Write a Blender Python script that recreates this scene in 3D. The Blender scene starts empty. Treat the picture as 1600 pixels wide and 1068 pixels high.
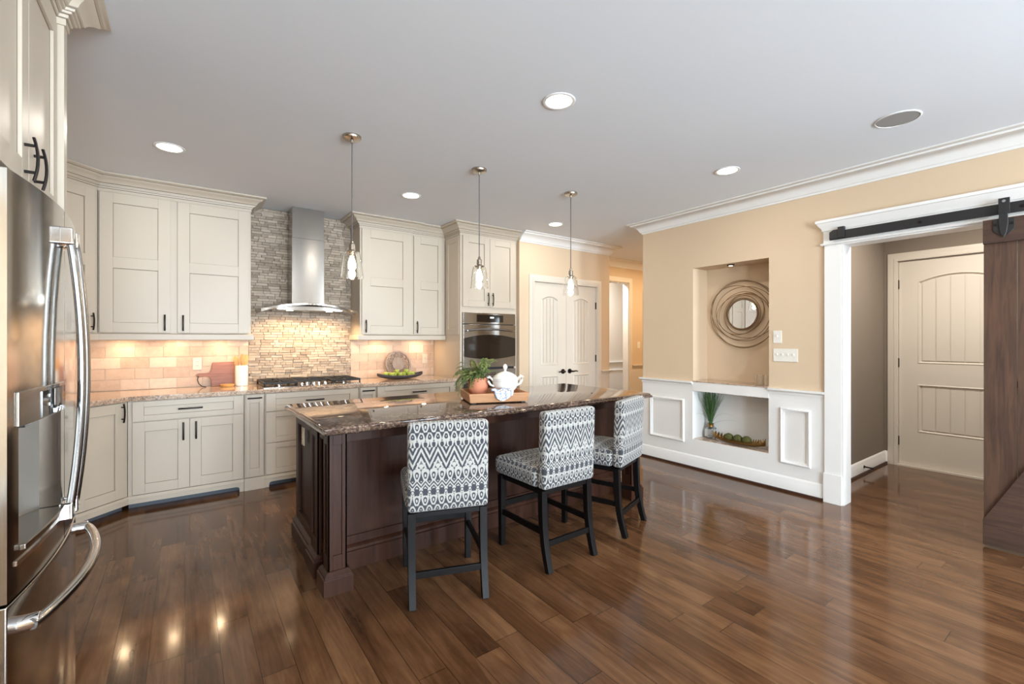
import bpy, bmesh, math, random
from mathutils import Vector, Matrix
R = math.radians
SC = bpy.context.scene
COL = SC.collection

# ---------------------------------------------------------------- camera, light, exposure
cam_d = bpy.data.cameras.new('camera')
cam_d.sensor_width = 36.0
cam_d.lens = 706.3 / 1600 * 36
cam_d.shift_y = -3.4 / 1600
cam_d.clip_start = 0.02
cam = bpy.data.objects.new('camera', cam_d)
cam.location = (0, 0, 1.37)
cam.rotation_euler = (R(90), 0, R(-35.89))
COL.objects.link(cam)
SC.camera = cam

SC.view_settings.view_transform = 'Standard'
SC.view_settings.look = 'None'
SC.view_settings.gamma = 1.0
SC.view_settings.use_curve_mapping = False
SC.view_settings.exposure = 0.04

world = bpy.data.worlds.new('sky')
SC.world = world
world.use_nodes = True
bg = world.node_tree.nodes['Background']
bg.inputs[0].default_value = (0.72, 0.86, 1.0, 1)
bg.inputs[1].default_value = 1.0

H = 2.743            # ceiling height
CAN_W = 6
DAY = (0.755, 0.885, 1.0)
WARM = (1.0, 0.70, 0.42)

def light(name, kind, loc, energy, color, size=None, size_y=None, rot=(0, 0, 0), parent=None, spot=None, spread=None):
    d = bpy.data.lights.new(name, kind)
    d.energy = energy
    d.color = color
    if kind == 'AREA':
        d.shape = 'RECTANGLE' if size_y else 'DISK'
        d.size = size
        if size_y: d.size_y = size_y
        if spread: d.spread = spread
    elif size is not None:
        d.shadow_soft_size = size
    if kind == 'SPOT' and spot:
        d.spot_size, d.spot_blend = spot
    o = bpy.data.objects.new(name, d)
    COL.objects.link(o)
    o.location = loc
    o.rotation_euler = rot
    if parent is not None:
        o.location = Vector(loc) - parent.location
        o.parent = parent
    return o

# daylight through the big rear windows (behind the camera)
for wx in (0.0, 1.5, 3.85):
    light('daylight', 'AREA', (wx, -3.95, 1.45), 310, DAY, 1.17 if wx < 3 else .80, 1.85, (R(90), 0, 0))
light('daylight', 'AREA', (4.85, -2.05, 1.45), 120, DAY, 1.6, 1.85, (R(90), 0, R(90)))
light('dining_fill', 'AREA', (6.0, 5.8, H - .03), 62, (0.90, 0.96, 1.0), .5)  # unseen lamp added to brighten the room beyond the hall doorway

# ---------------------------------------------------------------- mesh builder
class MB:
    def __init__(s):
        s.v = []; s.f = []
    def add(s, vs, fs):
        n = len(s.v)
        s.v += [tuple(p) for p in vs]
        s.f += [tuple(i + n for i in f) for f in fs]
        return s
    def box(s, x0, x1, y0, y1, z0, z1):
        return s.add([(x0,y0,z0),(x1,y0,z0),(x1,y1,z0),(x0,y1,z0),(x0,y0,z1),(x1,y0,z1),(x1,y1,z1),(x0,y1,z1)],
                     [(0,3,2,1),(4,5,6,7),(0,1,5,4),(1,2,6,5),(2,3,7,6),(3,0,4,7)])
    def prism(s, poly, a0, a1, axis='z'):
        n = len(poly)
        m = {'z': lambda p, a: (p[0], p[1], a), 'y': lambda p, a: (p[0], a, p[1]), 'x': lambda p, a: (a, p[0], p[1])}[axis]
        vs = [m(p, a0) for p in poly] + [m(p, a1) for p in poly]
        fs = [tuple(range(n))[::-1], tuple(range(n, 2 * n))] + [(i, (i + 1) % n, n + (i + 1) % n, n + i) for i in range(n)]
        return s.add(vs, fs)
    def lathe(s, prof, n=32, c=(0, 0, 0), closed=False):
        vs = []; fs = []
        for r, z in prof:
            for k in range(n):
                a = 2 * math.pi * k / n
                vs.append((c[0] + r * math.cos(a), c[1] + r * math.sin(a), c[2] + z))
        m = len(prof)
        for i in range(m - 1 if not closed else m):
            j = (i + 1) % m
            for k in range(n):
                fs.append((i*n + k, i*n + (k+1) % n, j*n + (k+1) % n, j*n + k))
        if not closed:
            fs.append(tuple(range(n))[::-1])
            fs.append(tuple(range((m-1)*n, m*n)))
        return s.add(vs, fs)
    def disc(s, c, r, t, axis='y', n=24, r2=None):
        # cylinder with its centre at c and its axis along x, y or z, length t
        r2 = r if r2 is None else r2
        vs = []
        for e, rr in ((-t / 2, r), (t / 2, r2)):
            for k in range(n):
                a = 2 * math.pi * k / n
                p, q = rr * math.cos(a), rr * math.sin(a)
                vs.append({'y': (c[0]+p, c[1]+e, c[2]+q), 'x': (c[0]+e, c[1]+p, c[2]+q), 'z': (c[0]+p, c[1]+q, c[2]+e)}[axis])
        fs = [tuple(range(n)), tuple(range(n, 2*n))] + [(k, (k+1) % n, n + (k+1) % n, n + k) for k in range(n)]
        return s.add(vs, fs)
    def tube(s, pts, r, n=10, closed=False, up=(0, 0, 1), sx=1.0, sy=1.0, rot=0.0):
        pts = [Vector(p) for p in pts]
        m = len(pts)
        rs = r if isinstance(r, (list, tuple)) else [r] * m
        vs = []; fs = []
        for i, p in enumerate(pts):
            if closed: t = pts[(i+1) % m] - pts[i-1]
            else: t = pts[min(i+1, m-1)] - pts[max(i-1, 0)]
            t.normalize()
            u = Vector(up)
            if abs(t.dot(u)) > 0.97: u = Vector((1, 0, 0)) if abs(t.x) < 0.9 else Vector((0, 1, 0))
            a = t.cross(u).normalized(); b = a.cross(t).normalized()
            for k in range(n):
                w = 2 * math.pi * k / n + rot
                vs.append(p + a * (rs[i] * sx * math.cos(w)) + b * (rs[i] * sy * math.sin(w)))
        for i in range(m if closed else m - 1):
            j = (i + 1) % m
            for k in range(n):
                fs.append((i*n + k, i*n + (k+1) % n, j*n + (k+1) % n, j*n + k))
        if not closed:
            fs.append(tuple(range(n))[::-1]); fs.append(tuple(range((m-1)*n, m*n)))
        return s.add(vs, fs)
    def bar(s, p, q, w, h=None):
        # a square-section bar from p to q
        h = w if h is None else h
        return s.tube([p, q], 0.70711, 4, sx=w, sy=h, rot=math.pi / 4)
    def sweep(s, path, prof, M=lambda u, v, h: (u, v, h), closed=False, side=1):
        # prof: (offset to the right of the path, height); mitred corners
        m = len(path); npf = len(prof)
        P = [Vector((p[0], p[1])) for p in path]
        vs = []; fs = []
        for i in range(m):
            d0 = (P[i] - P[i-1]) if (closed or i > 0) else (P[1] - P[0])
            d1 = (P[(i+1) % m] - P[i]) if (closed or i < m - 1) else d0
            d0 = d0.normalized(); d1 = d1.normalized()
            n0 = Vector((d0.y, -d0.x)) * side; n1 = Vector((d1.y, -d1.x)) * side
            b = (n0 + n1)
            b = b / max(1e-6, (1 + n0.dot(n1)))
            for o, h in prof:
                q = P[i] + b * o
                vs.append(M(q.x, q.y, h))
        for i in range(m if closed else m - 1):
            j = (i + 1) % m
            for k in range(npf):
                l = (k + 1) % npf
                fs.append((i*npf + k, i*npf + l, j*npf + l, j*npf + k))
        if not closed:
            fs.append(tuple(range(npf))[::-1]); fs.append(tuple(range((m-1)*npf, m*npf)))
        return s.add(vs, fs)
    def sphere(s, c, r, n=16, sz=1.0, m=10):
        prof = [(r * math.sin(math.pi * i / m) if 0 < i < m else r * 0.02, -r * sz * math.cos(math.pi * i / m)) for i in range(m + 1)]
        return s.lathe(prof, n, c)
    def build(s, name, mat, parent=None, loc=None, bevel=0.0, seg=2, local=False, uv=False, sub=0, angle=35, rotz=0.0):
        """verts are in world space unless local; they are re-expressed about the parent (or loc)"""
        me = bpy.data.meshes.new(name)
        base, rz = Vector((0, 0, 0)), 0.0
        if parent is not None:
            base = Vector(parent.get('wloc', parent.location)); rz = parent.get('wrot', 0.0)
        elif loc is not None:
            base = Vector(loc); rz = 0.0
        vs = [Vector(p) for p in s.v]
        if not local:
            Mi = Matrix.Rotation(-rz, 3, 'Z')
            vs = [Mi @ (p - base) for p in vs]
        me.from_pydata([tuple(p) for p in vs], [], s.f)
        bm = bmesh.new(); bm.from_mesh(me)
        bmesh.ops.recalc_face_normals(bm, faces=bm.faces)
        if uv:
            L = bm.loops.layers.uv.new('UVMap')
            for f in bm.faces:
                n = f.normal
                ax = max(range(3), key=lambda i: abs(n[i]))
                for lp in f.loops:
                    p = lp.vert.co
                    lp[L].uv = (p.y, -p.z) if ax == 0 else ((p.x, -p.z) if ax == 1 else (p.x, p.y))
        bm.to_mesh(me); bm.free()
        for p in me.polygons: p.use_smooth = True
        me.set_sharp_from_angle(angle=R(angle))
        me.materials.append(mat)
        o = bpy.data.objects.new(name, me)
        COL.objects.link(o)
        if parent is not None:
            o.parent = parent
            o['wloc'] = tuple(base); o['wrot'] = rz
        else:
            o.location = base
            o.rotation_euler.z = rotz
            o['wloc'] = tuple(base); o['wrot'] = rotz
        if bevel:
            b = o.modifiers.new('bevel', 'BEVEL'); b.width = bevel; b.segments = seg; b.limit_method = 'ANGLE'; b.angle_limit = R(40); b.harden_normals = True
        if sub:
            q = o.modifiers.new('subdivision', 'SUBSURF'); q.levels = sub; q.render_levels = sub
        return o

def tag(o, label, cat, group=None):
    o['label'] = label; o['category'] = cat
    if group: o['group'] = group
    return o
def thing(name, label, cat, loc=(0, 0, 0), rotz=0.0, group=None):
    o = bpy.data.objects.new(name, None)
    COL.objects.link(o)
    o.location = loc; o.rotation_euler = (0, 0, rotz)
    o.empty_display_size = 0.1
    o['wloc'] = tuple(loc); o['wrot'] = rotz
    return tag(o, label, cat, group)
def struct(o):
    o['kind'] = 'structure'
    return o
def copy_tree(o, loc, rotz, label, group=None):
    def cp(a, par):
        c = a.copy(); COL.objects.link(c); c.parent = par
        for ch in a.children: cp(ch, c)
        return c
    c = cp(o, None)
    c.location = loc; c.rotation_euler = (0, 0, rotz)
    c['label'] = label
    if group: c['group'] = group
    return c

# ---------------------------------------------------------------- materials
def srgb(r, g, b):
    f = lambda c: (c / 255 / 12.92) if c / 255 <= 0.04045 else ((c / 255 + 0.055) / 1.055) ** 2.4
    return (f(r), f(g), f(b), 1)
class X:
    """shader math on sockets"""
    def __init__(s, nt, v): s.nt = nt; s.v = v
    def op(s, o, *a, clamp=False):
        n = s.nt.nodes.new('ShaderNodeMath'); n.operation = o; n.use_clamp = clamp
        for i, q in enumerate((s,) + a):
            w = q.v if isinstance(q, X) else q
            if isinstance(w, (int, float)): n.inputs[i].default_value = w
            else: s.nt.links.new(w, n.inputs[i])
        return X(s.nt, n.outputs[0])
    def __add__(s, o): return s.op('ADD', o)
    def __sub__(s, o): return s.op('SUBTRACT', o)
    def __mul__(s, o): return s.op('MULTIPLY', o)
    def __truediv__(s, o): return s.op('DIVIDE', o)
    def lt(s, o): return s.op('LESS_THAN', o)
    def gt(s, o): return s.op('GREATER_THAN', o)
    def fract(s): return s.op('FRACT')
    def floor(s): return s.op('FLOOR')
    def abs(s): return s.op('ABSOLUTE')
    def sqrt(s): return s.op('SQRT')
    def max(s, o): return s.op('MAXIMUM', o)
    def min(s, o): return s.op('MINIMUM', o)
    def between(s, a, b): return s.gt(a) * s.lt(b)
class Mat:
    def __init__(s, name, col=(.5, .5, .5, 1), rough=.5, metal=0.0, **kw):
        s.m = bpy.data.materials.new(name); s.m.use_nodes = True
        s.nt = s.m.node_tree
        s.b = s.nt.nodes['Principled BSDF']
        s.set('Base Color', col); s.set('Roughness', rough); s.set('Metallic', metal)
        for k, v in kw.items(): s.set(k.replace('_', ' '), v)
    def set(s, k, v):
        i = s.b.inputs[k]
        if hasattr(v, 'is_output'): s.nt.links.new(v, i)
        elif isinstance(v, X): s.nt.links.new(v.v, i)
        else: i.default_value = v
    def node(s, t, **kw):
        n = s.nt.nodes.new('ShaderNode' + t)
        for k, v in kw.items():
            if k in n.inputs.keys():
                if hasattr(v, 'is_output'): s.nt.links.new(v, n.inputs[k])
                elif isinstance(v, X): s.nt.links.new(v.v, n.inputs[k])
                else: n.inputs[k].default_value = v
            else: setattr(n, k, v)
        return n
    def coord(s, kind='Object', scale=(1, 1, 1), rot=(0, 0, 0)):
        t = s.node('TexCoord')
        mp = s.node('Mapping')
        mp.inputs['Scale'].default_value = scale; mp.inputs['Rotation'].default_value = rot
        s.nt.links.new(t.outputs[kind], mp.inputs[0])
        return mp.outputs[0]
    def world(s, scale=(1, 1, 1)):
        g = s.node('NewGeometry')
        mp = s.node('Mapping'); mp.inputs['Scale'].default_value = scale
        s.nt.links.new(g.outputs['Position'], mp.inputs[0])
        return mp.outputs[0]
    def noise(s, vec, scale=5, detail=4, rough=.5, dist=0.0):
        n = s.node('TexNoise'); n.inputs['Scale'].default_value = scale; n.inputs['Detail'].default_value = detail
        n.inputs['Roughness'].default_value = rough; n.inputs['Distortion'].default_value = dist
        s.nt.links.new(vec, n.inputs['Vector'])
        return n.outputs['Fac']
    def ramp(s, fac, stops, interp='LINEAR'):
        n = s.node('ValToRGB'); n.color_ramp.interpolation = interp
        while len(n.color_ramp.elements) < len(stops): n.color_ramp.elements.new(0.5)
        for e, (p, c) in zip(n.color_ramp.elements, stops):
            e.position = p; e.color = c
        s.nt.links.new(fac.v if isinstance(fac, X) else fac, n.inputs[0])
        return n.outputs[0]
    def mix(s, fac, a, b, mode='MIX'):
        n = s.node('Mix'); n.data_type = 'RGBA'; n.blend_type = mode
        for i, w in ((0, fac), (6, a), (7, b)):
            w = w.v if isinstance(w, X) else w
            if hasattr(w, 'is_output'): s.nt.links.new(w, n.inputs[i])
            else: n.inputs[i].default_value = w
        return n.outputs[2]
    def bump(s, h, strength=.2, dist=.002):
        n = s.node('Bump'); n.inputs['Strength'].default_value = strength; n.inputs['Distance'].default_value = dist
        s.nt.links.new(h.v if isinstance(h, X) else h, n.inputs['Height'])
        s.nt.links.new(n.outputs[0], s.b.inputs['Normal'])

def painted(name, col, rough, bump=0.04, sc=90, var=0.03):
    M = Mat(name, col, rough)
    v = M.world()
    n = M.noise(v, sc, 2)
    M.bump(n, bump, .001)
    n2 = M.noise(v, 1.3, 2)
    d = tuple(c * (1 - var) for c in col[:3]) + (1,)
    M.set('Base Color', M.mix(n2, d, col))
    return M.m
m_ceiling = painted('ceiling_paint', (.74, .768, .80, 1), .9, .03)
m_beige = painted('beige_wall_paint', srgb(214, 191, 162), .85, .05)
m_taupe = painted('taupe_wall_paint', srgb(132, 120, 107), .85, .05)
m_white = painted('white_trim_paint', srgb(234, 233, 230), .38, .02)
m_grey_panel = painted('pale_panel_paint', srgb(232, 230, 226), .5, .02)
m_glaze = Mat('brown_glaze_line', srgb(112, 98, 84), .6).m
m_cab = painted('greige_cabinet_paint', srgb(198, 185, 167), .42, .015)
m_cream = painted('cream_door_paint', srgb(217, 208, 194), .45, .02)
m_offroom = painted('pale_room_paint', srgb(222, 214, 204), .8, .04)

def wood(name, c0, c1, rough, scale=(1, 1, 1), grain=14, coat=0.0, stretch='z'):
    M = Mat(name, c0, rough)
    sc = {'z': (grain, grain, 1.0), 'x': (1.0, grain, grain), 'y': (grain, 1.0, grain)}[stretch]
    v = M.coord('Object', sc)
    n = M.noise(v, 3.0, 6, .62, .6)
    n2 = M.noise(M.coord('Object'), 2.2, 3)
    f = X(M.nt, n) * .75 + X(M.nt, n2) * .3
    M.set('Base Color', M.ramp(f, [(.3, c0), (.75, c1)]))
    M.bump(n, .08, .001)
    if coat: M.set('Coat Weight', coat); M.set('Coat Roughness', .12)
    return M.m
m_espresso = wood('espresso_island_wood', srgb(36, 18, 11), srgb(66, 38, 25), .42)
m_espresso.node_tree.nodes['Principled BSDF'].inputs['Specular IOR Level'].default_value = .22
m_blackleg = wood('black_brown_leg_wood', srgb(9, 8, 8), srgb(20, 16, 15), .40)
m_blackleg.node_tree.nodes['Principled BSDF'].inputs['Specular IOR Level'].default_value = .16
m_barn = wood('dark_stained_plank', srgb(50, 32, 22), srgb(98, 69, 51), .7)
m_barn_h = wood('dark_stained_rail', srgb(44, 28, 20), srgb(86, 60, 45), .7, stretch='y')
m_tray = wood('warm_tray_wood', srgb(150, 100, 66), srgb(196, 146, 102), .45, stretch='x')
m_board = wood('walnut_board_wood', srgb(112, 66, 48), srgb(158, 104, 82), .5, stretch='x')
m_spoon = wood('pale_spoon_wood', srgb(196, 136, 72), srgb(224, 172, 104), .5)

def steel(name, col=(.46, .445, .42, 1), rough=.2, aniso=.5, axis='z'):
    M = Mat(name, col, rough, 1.0)
    sc = {'z': (60, 60, .6), 'x': (.6, 60, 60), 'y': (60, .6, 60)}[axis]
    n = M.noise(M.coord('Object', sc), 4, 2)
    f = X(M.nt, n) * .10 + (rough - .05)
    M.set('Roughness', f)
    tg = M.node('Tangent'); tg.direction_type = 'RADIAL'; tg.axis = 'Z'
    M.set('Anisotropic', aniso); M.set('Anisotropic Rotation', .25)
    M.nt.links.new(tg.outputs[0], M.b.inputs['Tangent'])
    return M.m
m_steel = steel('brushed_stainless', (.34, .315, .285, 1), rough=.17, aniso=.8)
m_fridge = steel('smooth_stainless', (.50, .47, .43, 1), .11, .5)
m_handle = steel('satin_steel_handle', (.44, .45, .46, 1), .16)
m_chrome = Mat('bright_chrome', (.85, .85, .86, 1), .06, 1.0).m
m_nickel = Mat('brushed_nickel', srgb(178, 168, 154), .22, 1.0).m
m_bronze = Mat('dark_bronze', srgb(38, 32, 30), .38, .7).m
m_black = Mat('matt_black_metal', srgb(42, 41, 42), .5, .3).m
m_iron = Mat('cast_iron', srgb(32, 30, 29), .55, .2).m
m_dark = Mat('dark_recess', srgb(34, 30, 28), .7).m
m_toe = Mat('toe_kick_shade', srgb(86, 92, 100), .6).m  # bluish shadow under the cabinets, put into the toe kick colour
m_blackglass = Mat('black_oven_glass', srgb(26, 20, 17), .06, 0.0, Specular_IOR_Level=.8).m
m_plastic = Mat('white_plastic', srgb(232, 228, 218), .35).m
m_plastic_tan = Mat('almond_plastic', srgb(204, 186, 164), .4).m
m_porcelain = Mat('white_porcelain', srgb(236, 233, 226), .15, 0.0, Coat_Weight=.5).m
m_terra = painted('terracotta', srgb(214, 138, 104), .75, .1, 60, .12)
m_cord = Mat('grey_cord', srgb(92, 88, 86), .6).m
m_soil = Mat('potting_soil', srgb(48, 36, 28), .9).m
m_gold = Mat('aged_gold', srgb(150, 120, 72), .35, .9).m
m_champ = Mat('champagne_metal', srgb(132, 106, 78), .45, .4).m
m_mirror = Mat('mirror_glass', (.9, .9, .9, 1), .01, 1.0).m
m_slate = Mat('dark_slate_dish', srgb(62, 58, 64), .5).m
m_grille = Mat('speaker_grille', srgb(150, 148, 145), .8).m
def leaf(name, c0, c1, rough=.5):
    M = Mat(name, c0, rough)
    n = M.noise(M.coord('Object'), 14, 3)
    M.set('Base Color', M.ramp(n, [(.32, c0), (.68, c1)]))
    return M.m
m_fern = leaf('fern_leaf', srgb(58, 92, 48), srgb(150, 156, 84))
m_grass = leaf('grass_blade', srgb(44, 78, 38), srgb(88, 126, 66))
m_apple = leaf('green_apple_skin', srgb(146, 168, 52), srgb(190, 196, 92), .35)
m_moss = leaf('moss', srgb(62, 66, 30), srgb(100, 98, 52), .95)
def glass(name, col=(1, 1, 1, 1), rough=0.0):
    # clear glass that lets lamp light through without caustic noise
    M = Mat(name, col, rough, 0.0, Transmission_Weight=1.0, IOR=1.45)
    return M.m
m_glass = glass('clear_glass', (.97, .98, .97, 1))
m_glass_tint = glass('vase_glass', (.86, .88, .90, 1), .05)
def emit(name, col, st):
    M = Mat(name, col, .5)
    M.set('Emission Color', col); M.set('Emission Strength', st)
    return M.m
m_lens = emit('downlight_lens', (1, .93, .82, 1), 6)
m_bulb = emit('glowing_bulb', (1, .80, .50, 1), 9)
m_puck = emit('warm_puck_lens', (1, .80, .52, 1), 5)

# floor: dark stained boards that run away from the camera (along y)
def floor_mat():
    M = Mat('walnut_floor_boards', (.05, .03, .02, 1), .22)
    g = M.node('NewGeometry')
    sp = M.node('SeparateXYZ'); M.nt.links.new(g.outputs['Position'], sp.inputs[0])
    x = X(M.nt, sp.outputs[0]); y = X(M.nt, sp.outputs[1])
    W, L = .127, 1.35
    row = (x / W).floor()
    wn = M.node('TexWhiteNoise'); wn.noise_dimensions = '1D'; M.nt.links.new(row.v, wn.inputs['W'])
    yo = y / L + X(M.nt, wn.outputs['Value']) * 7.3
    col = yo.floor()
    idn = M.node('TexWhiteNoise'); idn.noise_dimensions = '2D'
    cb = M.node('CombineXYZ'); M.nt.links.new(row.v, cb.inputs[0]); M.nt.links.new(col.v, cb.inputs[1])
    M.nt.links.new(cb.outputs[0], idn.inputs['Vector'])
    rnd = X(M.nt, idn.outputs['Value'])
    # gaps
    fx = ((x / W).fract() - .5).abs(); fy = (yo.fract() - .5).abs()
    gap = fx.gt(.5 - .0012 / W).max(fy.gt(.5 - .0014 / L))
    # grain, shifted per board
    cv = M.node('CombineXYZ')
    M.nt.links.new((x * 26 + rnd * 40).v, cv.inputs[0]); M.nt.links.new((y * 1.7 + rnd * 17).v, cv.inputs[1])
    gr = X(M.nt, M.noise(cv.outputs[0], 1.0, 7, .62, 1.2))
    cv2 = M.node('CombineXYZ')
    M.nt.links.new((x * 5 + rnd * 30).v, cv2.inputs[0]); M.nt.links.new((y * 2.2 + rnd * 9).v, cv2.inputs[1])
    gr2 = X(M.nt, M.noise(cv2.outputs[0], 1.0, 4, .55, .6))
    f = gr * .42 + gr2 * .50 + rnd * .11
    c = M.ramp(f, [(.30, srgb(48, 29, 17)), (.46, srgb(82, 54, 34)), (.58, srgb(101, 70, 46)), (.78, srgb(130, 95, 65))])
    c = M.mix(gap * .75, c, srgb(24, 14, 9))
    M.set('Base Color', c)
    M.set('Roughness', gr * .09 + .08)
    M.set('Specular IOR Level', .30)
    M.set('Coat Weight', .08); M.set('Coat Roughness', .08)
    hgt = gr * .25 - gap * 1.0
    M.bump(hgt, .12, .002)
    return M.m
m_floor = floor_mat()

def stone(name, c0, c1, rough, bumpd, n1=22, wr=.42):
    # each laid stone takes its own tone
    M = Mat(name, c0, rough)
    g = M.node('NewGeometry')
    v = M.world()
    n = X(M.nt, M.noise(v, n1, 6, .65, .4)); n3 = X(M.nt, M.noise(v, 85, 4, .7))
    f = X(M.nt, g.outputs['Random Per Island']) * wr + n * .5 + n3 * .25 - .1
    M.set('Base Color', M.ramp(f, [(.15, c0), (.9, c1)]))
    M.bump(n * .6 + n3 * .5, .5, bumpd)
    return M.m
m_tile = stone('tumbled_travertine_tile', srgb(176, 144, 120), srgb(222, 198, 176), .55, .003)
m_mosaic = stone('split_face_stone_mosaic', srgb(134, 118, 101), srgb(200, 184, 165), .8, .006, 40, .45)
m_grout = painted('sand_grout', srgb(196, 176, 154), .9, .1)
m_grout_d = painted('brown_gap_grout', srgb(112, 98, 84), .9, .1)

def granite(name, stops, sc=70, rough=.08):
    M = Mat(name, stops[0][1], rough)
    v = M.world()
    n = X(M.nt, M.noise(v, sc, 5, .75, .5))
    vo = M.node('TexVoronoi'); vo.inputs['Scale'].default_value = sc * 1.6; M.nt.links.new(v, vo.inputs['Vector'])
    sepc = M.node('SeparateColor'); M.nt.links.new(vo.outputs['Color'], sepc.inputs[0])
    big = X(M.nt, M.noise(v, 6, 5, .6, 1.0))
    f = n * .5 + X(M.nt, sepc.outputs[0]) * .22 + big * .42
    M.set('Base Color', M.ramp(f, stops))
    M.set('Coat Weight', .3); M.set('Coat Roughness', .03)
    return M.m
m_granite = granite('pink_tan_granite', [(.38, srgb(104, 84, 72)), (.5, srgb(170, 144, 124)), (.62, srgb(198, 174, 152)), (.8, srgb(222, 206, 188))])
m_granite_i = granite('brown_speckled_granite', [(.38, srgb(30, 25, 23)), (.5, srgb(66, 52, 45)), (.62, srgb(100, 80, 68)), (.8, srgb(158, 136, 118))], 60, .06)

# ikat slipcover cloth
def ikat():
    M = Mat('ikat_cloth', (.7, .7, .7, 1), .95)
    t = M.node('TexCoord')
    nz = M.node('TexNoise'); nz.inputs['Scale'].default_value = 130; nz.inputs['Detail'].default_value = 2
    M.nt.links.new(t.outputs['UV'], nz.inputs['Vector'])
    va = M.node('VectorMath'); va.operation = 'MULTIPLY_ADD'
    M.nt.links.new(nz.outputs['Color'], va.inputs[0]); va.inputs[1].default_value = (.0035, .006, 0)
    M.nt.links.new(t.outputs['UV'], va.inputs[2])
    sp = M.node('SeparateXYZ'); M.nt.links.new(va.outputs[0], sp.inputs[0])
    u = X(M.nt, sp.outputs[0]) + 10.0; v = X(M.nt, sp.outputs[1]) + .945 + .47 * 4
    v = (v / .47).fract() * .47
    def du(p, o=0.0): return ((u / p + o).fract() - .5).abs() * 2.0          # 0 in a motif's middle, 1 at its edge
    def drops(c, h, p, o=0.0, flip=1.0, core=.22):
        y = (v - c) / h
        d = du(p, o) * (y * (.55 * flip) + 1.05)
        r = (d * d + y * y * .8).sqrt()
        return r.between(.46, .86).max(r.lt(core))
    P = .0423
    A = drops(.026, .034, P)
    B = drops(.074, .028, P, .5, -1.0, .12)
    C = drops(.116, .030, P, 0, 1.0, .0)
    w = v - du(P * 2) * .088
    D = (((w - .078) / .046).fract()).between(.08, .55)
    D2 = drops(.222, .03, P * 2, 0.0, -1.0, .3)
    E_ = drops(.272, .036, P, 0)
    wf = v - du(P) * .026
    F = (((wf - .288) / .020).fract()).between(.1, .62)
    G = drops(.360, .022, P, .5, 1.0, .30).min(du(P, .5).lt(.42))
    Hh = drops(.402, .034, P)
    I = drops(.450, .026, P, .5, -1.0, .14)
    tot = None
    for a, b, k in ((0, .052, A), (.052, .098, B), (.098, .128, C), (.128, .236, D), (.236, .300, E_), (.300, .340, F), (.340, .376, G), (.376, .428, Hh), (.428, .48, I)):
        # the band edges follow the drops
        q = v.between(a, b) * k
        tot = q if tot is None else tot.max(q)
    tot = tot.max(v.between(.205, .240) * D2 * du(P * 2).lt(.5))
    wv = X(M.nt, M.noise(t.outputs['UV'], 420, 2))
    light = M.mix(wv, srgb(140, 138, 133), srgb(184, 181, 174))
    darkc = M.mix(wv, srgb(32, 33, 40), srgb(70, 71, 79))
    M.set('Base Color', M.mix(tot, darkc, light))
    M.bump(wv, .25, .0012)
    M.set('Sheen Weight', .2)
    return M.m
m_ikat = ikat()
def towel_mat():
    M = Mat('striped_towel_cloth', srgb(228, 228, 228), .95)
    t = M.node('TexCoord')
    sp = M.node('SeparateXYZ'); M.nt.links.new(t.outputs['UV'], sp.inputs[0])
    u = X(M.nt, sp.outputs[0]); v = X(M.nt, sp.outputs[1])
    st = (u / .05).fract().lt(.22).max((v / .06).fract().lt(.2))
    n = X(M.nt, M.noise(t.outputs['UV'], 60, 3))
    M.set('Base Color', M.mix(st * n.gt(.42), srgb(230, 230, 228), srgb(120, 138, 178)))
    return M.m
m_towel = towel_mat()
# ================================================================ the setting
XL, YB, XN, YR = -1.29, 5.36, 4.416, -3.6        # left wall, back wall, niche wall, rear wall
YP, XP0, XP1, YH = 4.60, 3.443, 5.115, 5.25      # pantry wall front, its two ends, hall back wall
NY0, NY1, ND = 2.012, 2.790, .27                 # niche
OY0, OY1, OZ = .33, 1.43, 2.17                   # opening to the laundry

struct(MB().box(XL - .15, 8.4, YR - .15, 8.6, -.06, 0).build('floor', m_floor))
struct(MB().box(XL - .15, 8.4, YR - .15, 8.6, H, H + .06).build('ceiling', m_ceiling))
struct(MB().box(XL - .13, XL, YR, 5.49, 0, H).build('wall_left', m_beige))
struct(MB().box(XL, XP0, YB, YB + .13, 0, H).build('wall_back', m_beige))
# rear wall with three windows (behind the camera)
rw = MB(); edges = [XL]
WIN = [(-.585, .585), (.915, 2.085), (3.45, 4.25)]
for a, b in WIN: edges += [a, b]
edges.append(XN + .13)
for i in range(0, len(edges), 2): rw.box(edges[i], edges[i+1], YR - .13, YR, 0, H)
for a, b in WIN: rw.box(a, b, YR - .13, YR, 0, .5).box(a, b, YR - .13, YR, 2.35, H)
struct(rw.build('wall_rear', m_beige))
for i, (a, b) in enumerate(WIN):
    w = MB()
    for x0, x1 in ((a, a + .06), (b - .06, b), ((a + b) / 2 - .02, (a + b) / 2 + .02)): w.box(x0, x1, YR - .09, YR - .03, .5, 2.35)
    for z0, z1 in ((.5, .56), (2.29, 2.35), (1.42, 1.46)): w.box(a, b, YR - .088, YR - .032, z0, z1)
    w.sweep([(a, .5), (b, .5), (b, 2.35), (a, 2.35)], [(0, 0), (.09, 0), (.09, .02), (0, .02)], lambda u, v, h: (u, YR + h, v), closed=True)
    struct(w.build('window_%d' % (i + 1), m_white))

w = MB()
for y0, y1 in ((-2.87, -2.81), (-1.29, -1.23), (-2.07, -2.03)): w.box(XN + .03, XN + .09, y0, y1, .5, 2.35)
for z0, z1 in ((.5, .56), (2.29, 2.35), (1.42, 1.46)): w.box(XN + .032, XN + .088, -2.87, -1.23, z0, z1)
w.sweep([(-2.87, .5), (-1.23, .5), (-1.23, 2.35), (-2.87, 2.35)], [(0, 0), (.09, 0), (.09, .02), (0, .02)], lambda u, v, h: (XN - h, u, v), closed=True)
struct(w.build('window_4', m_white))
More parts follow.
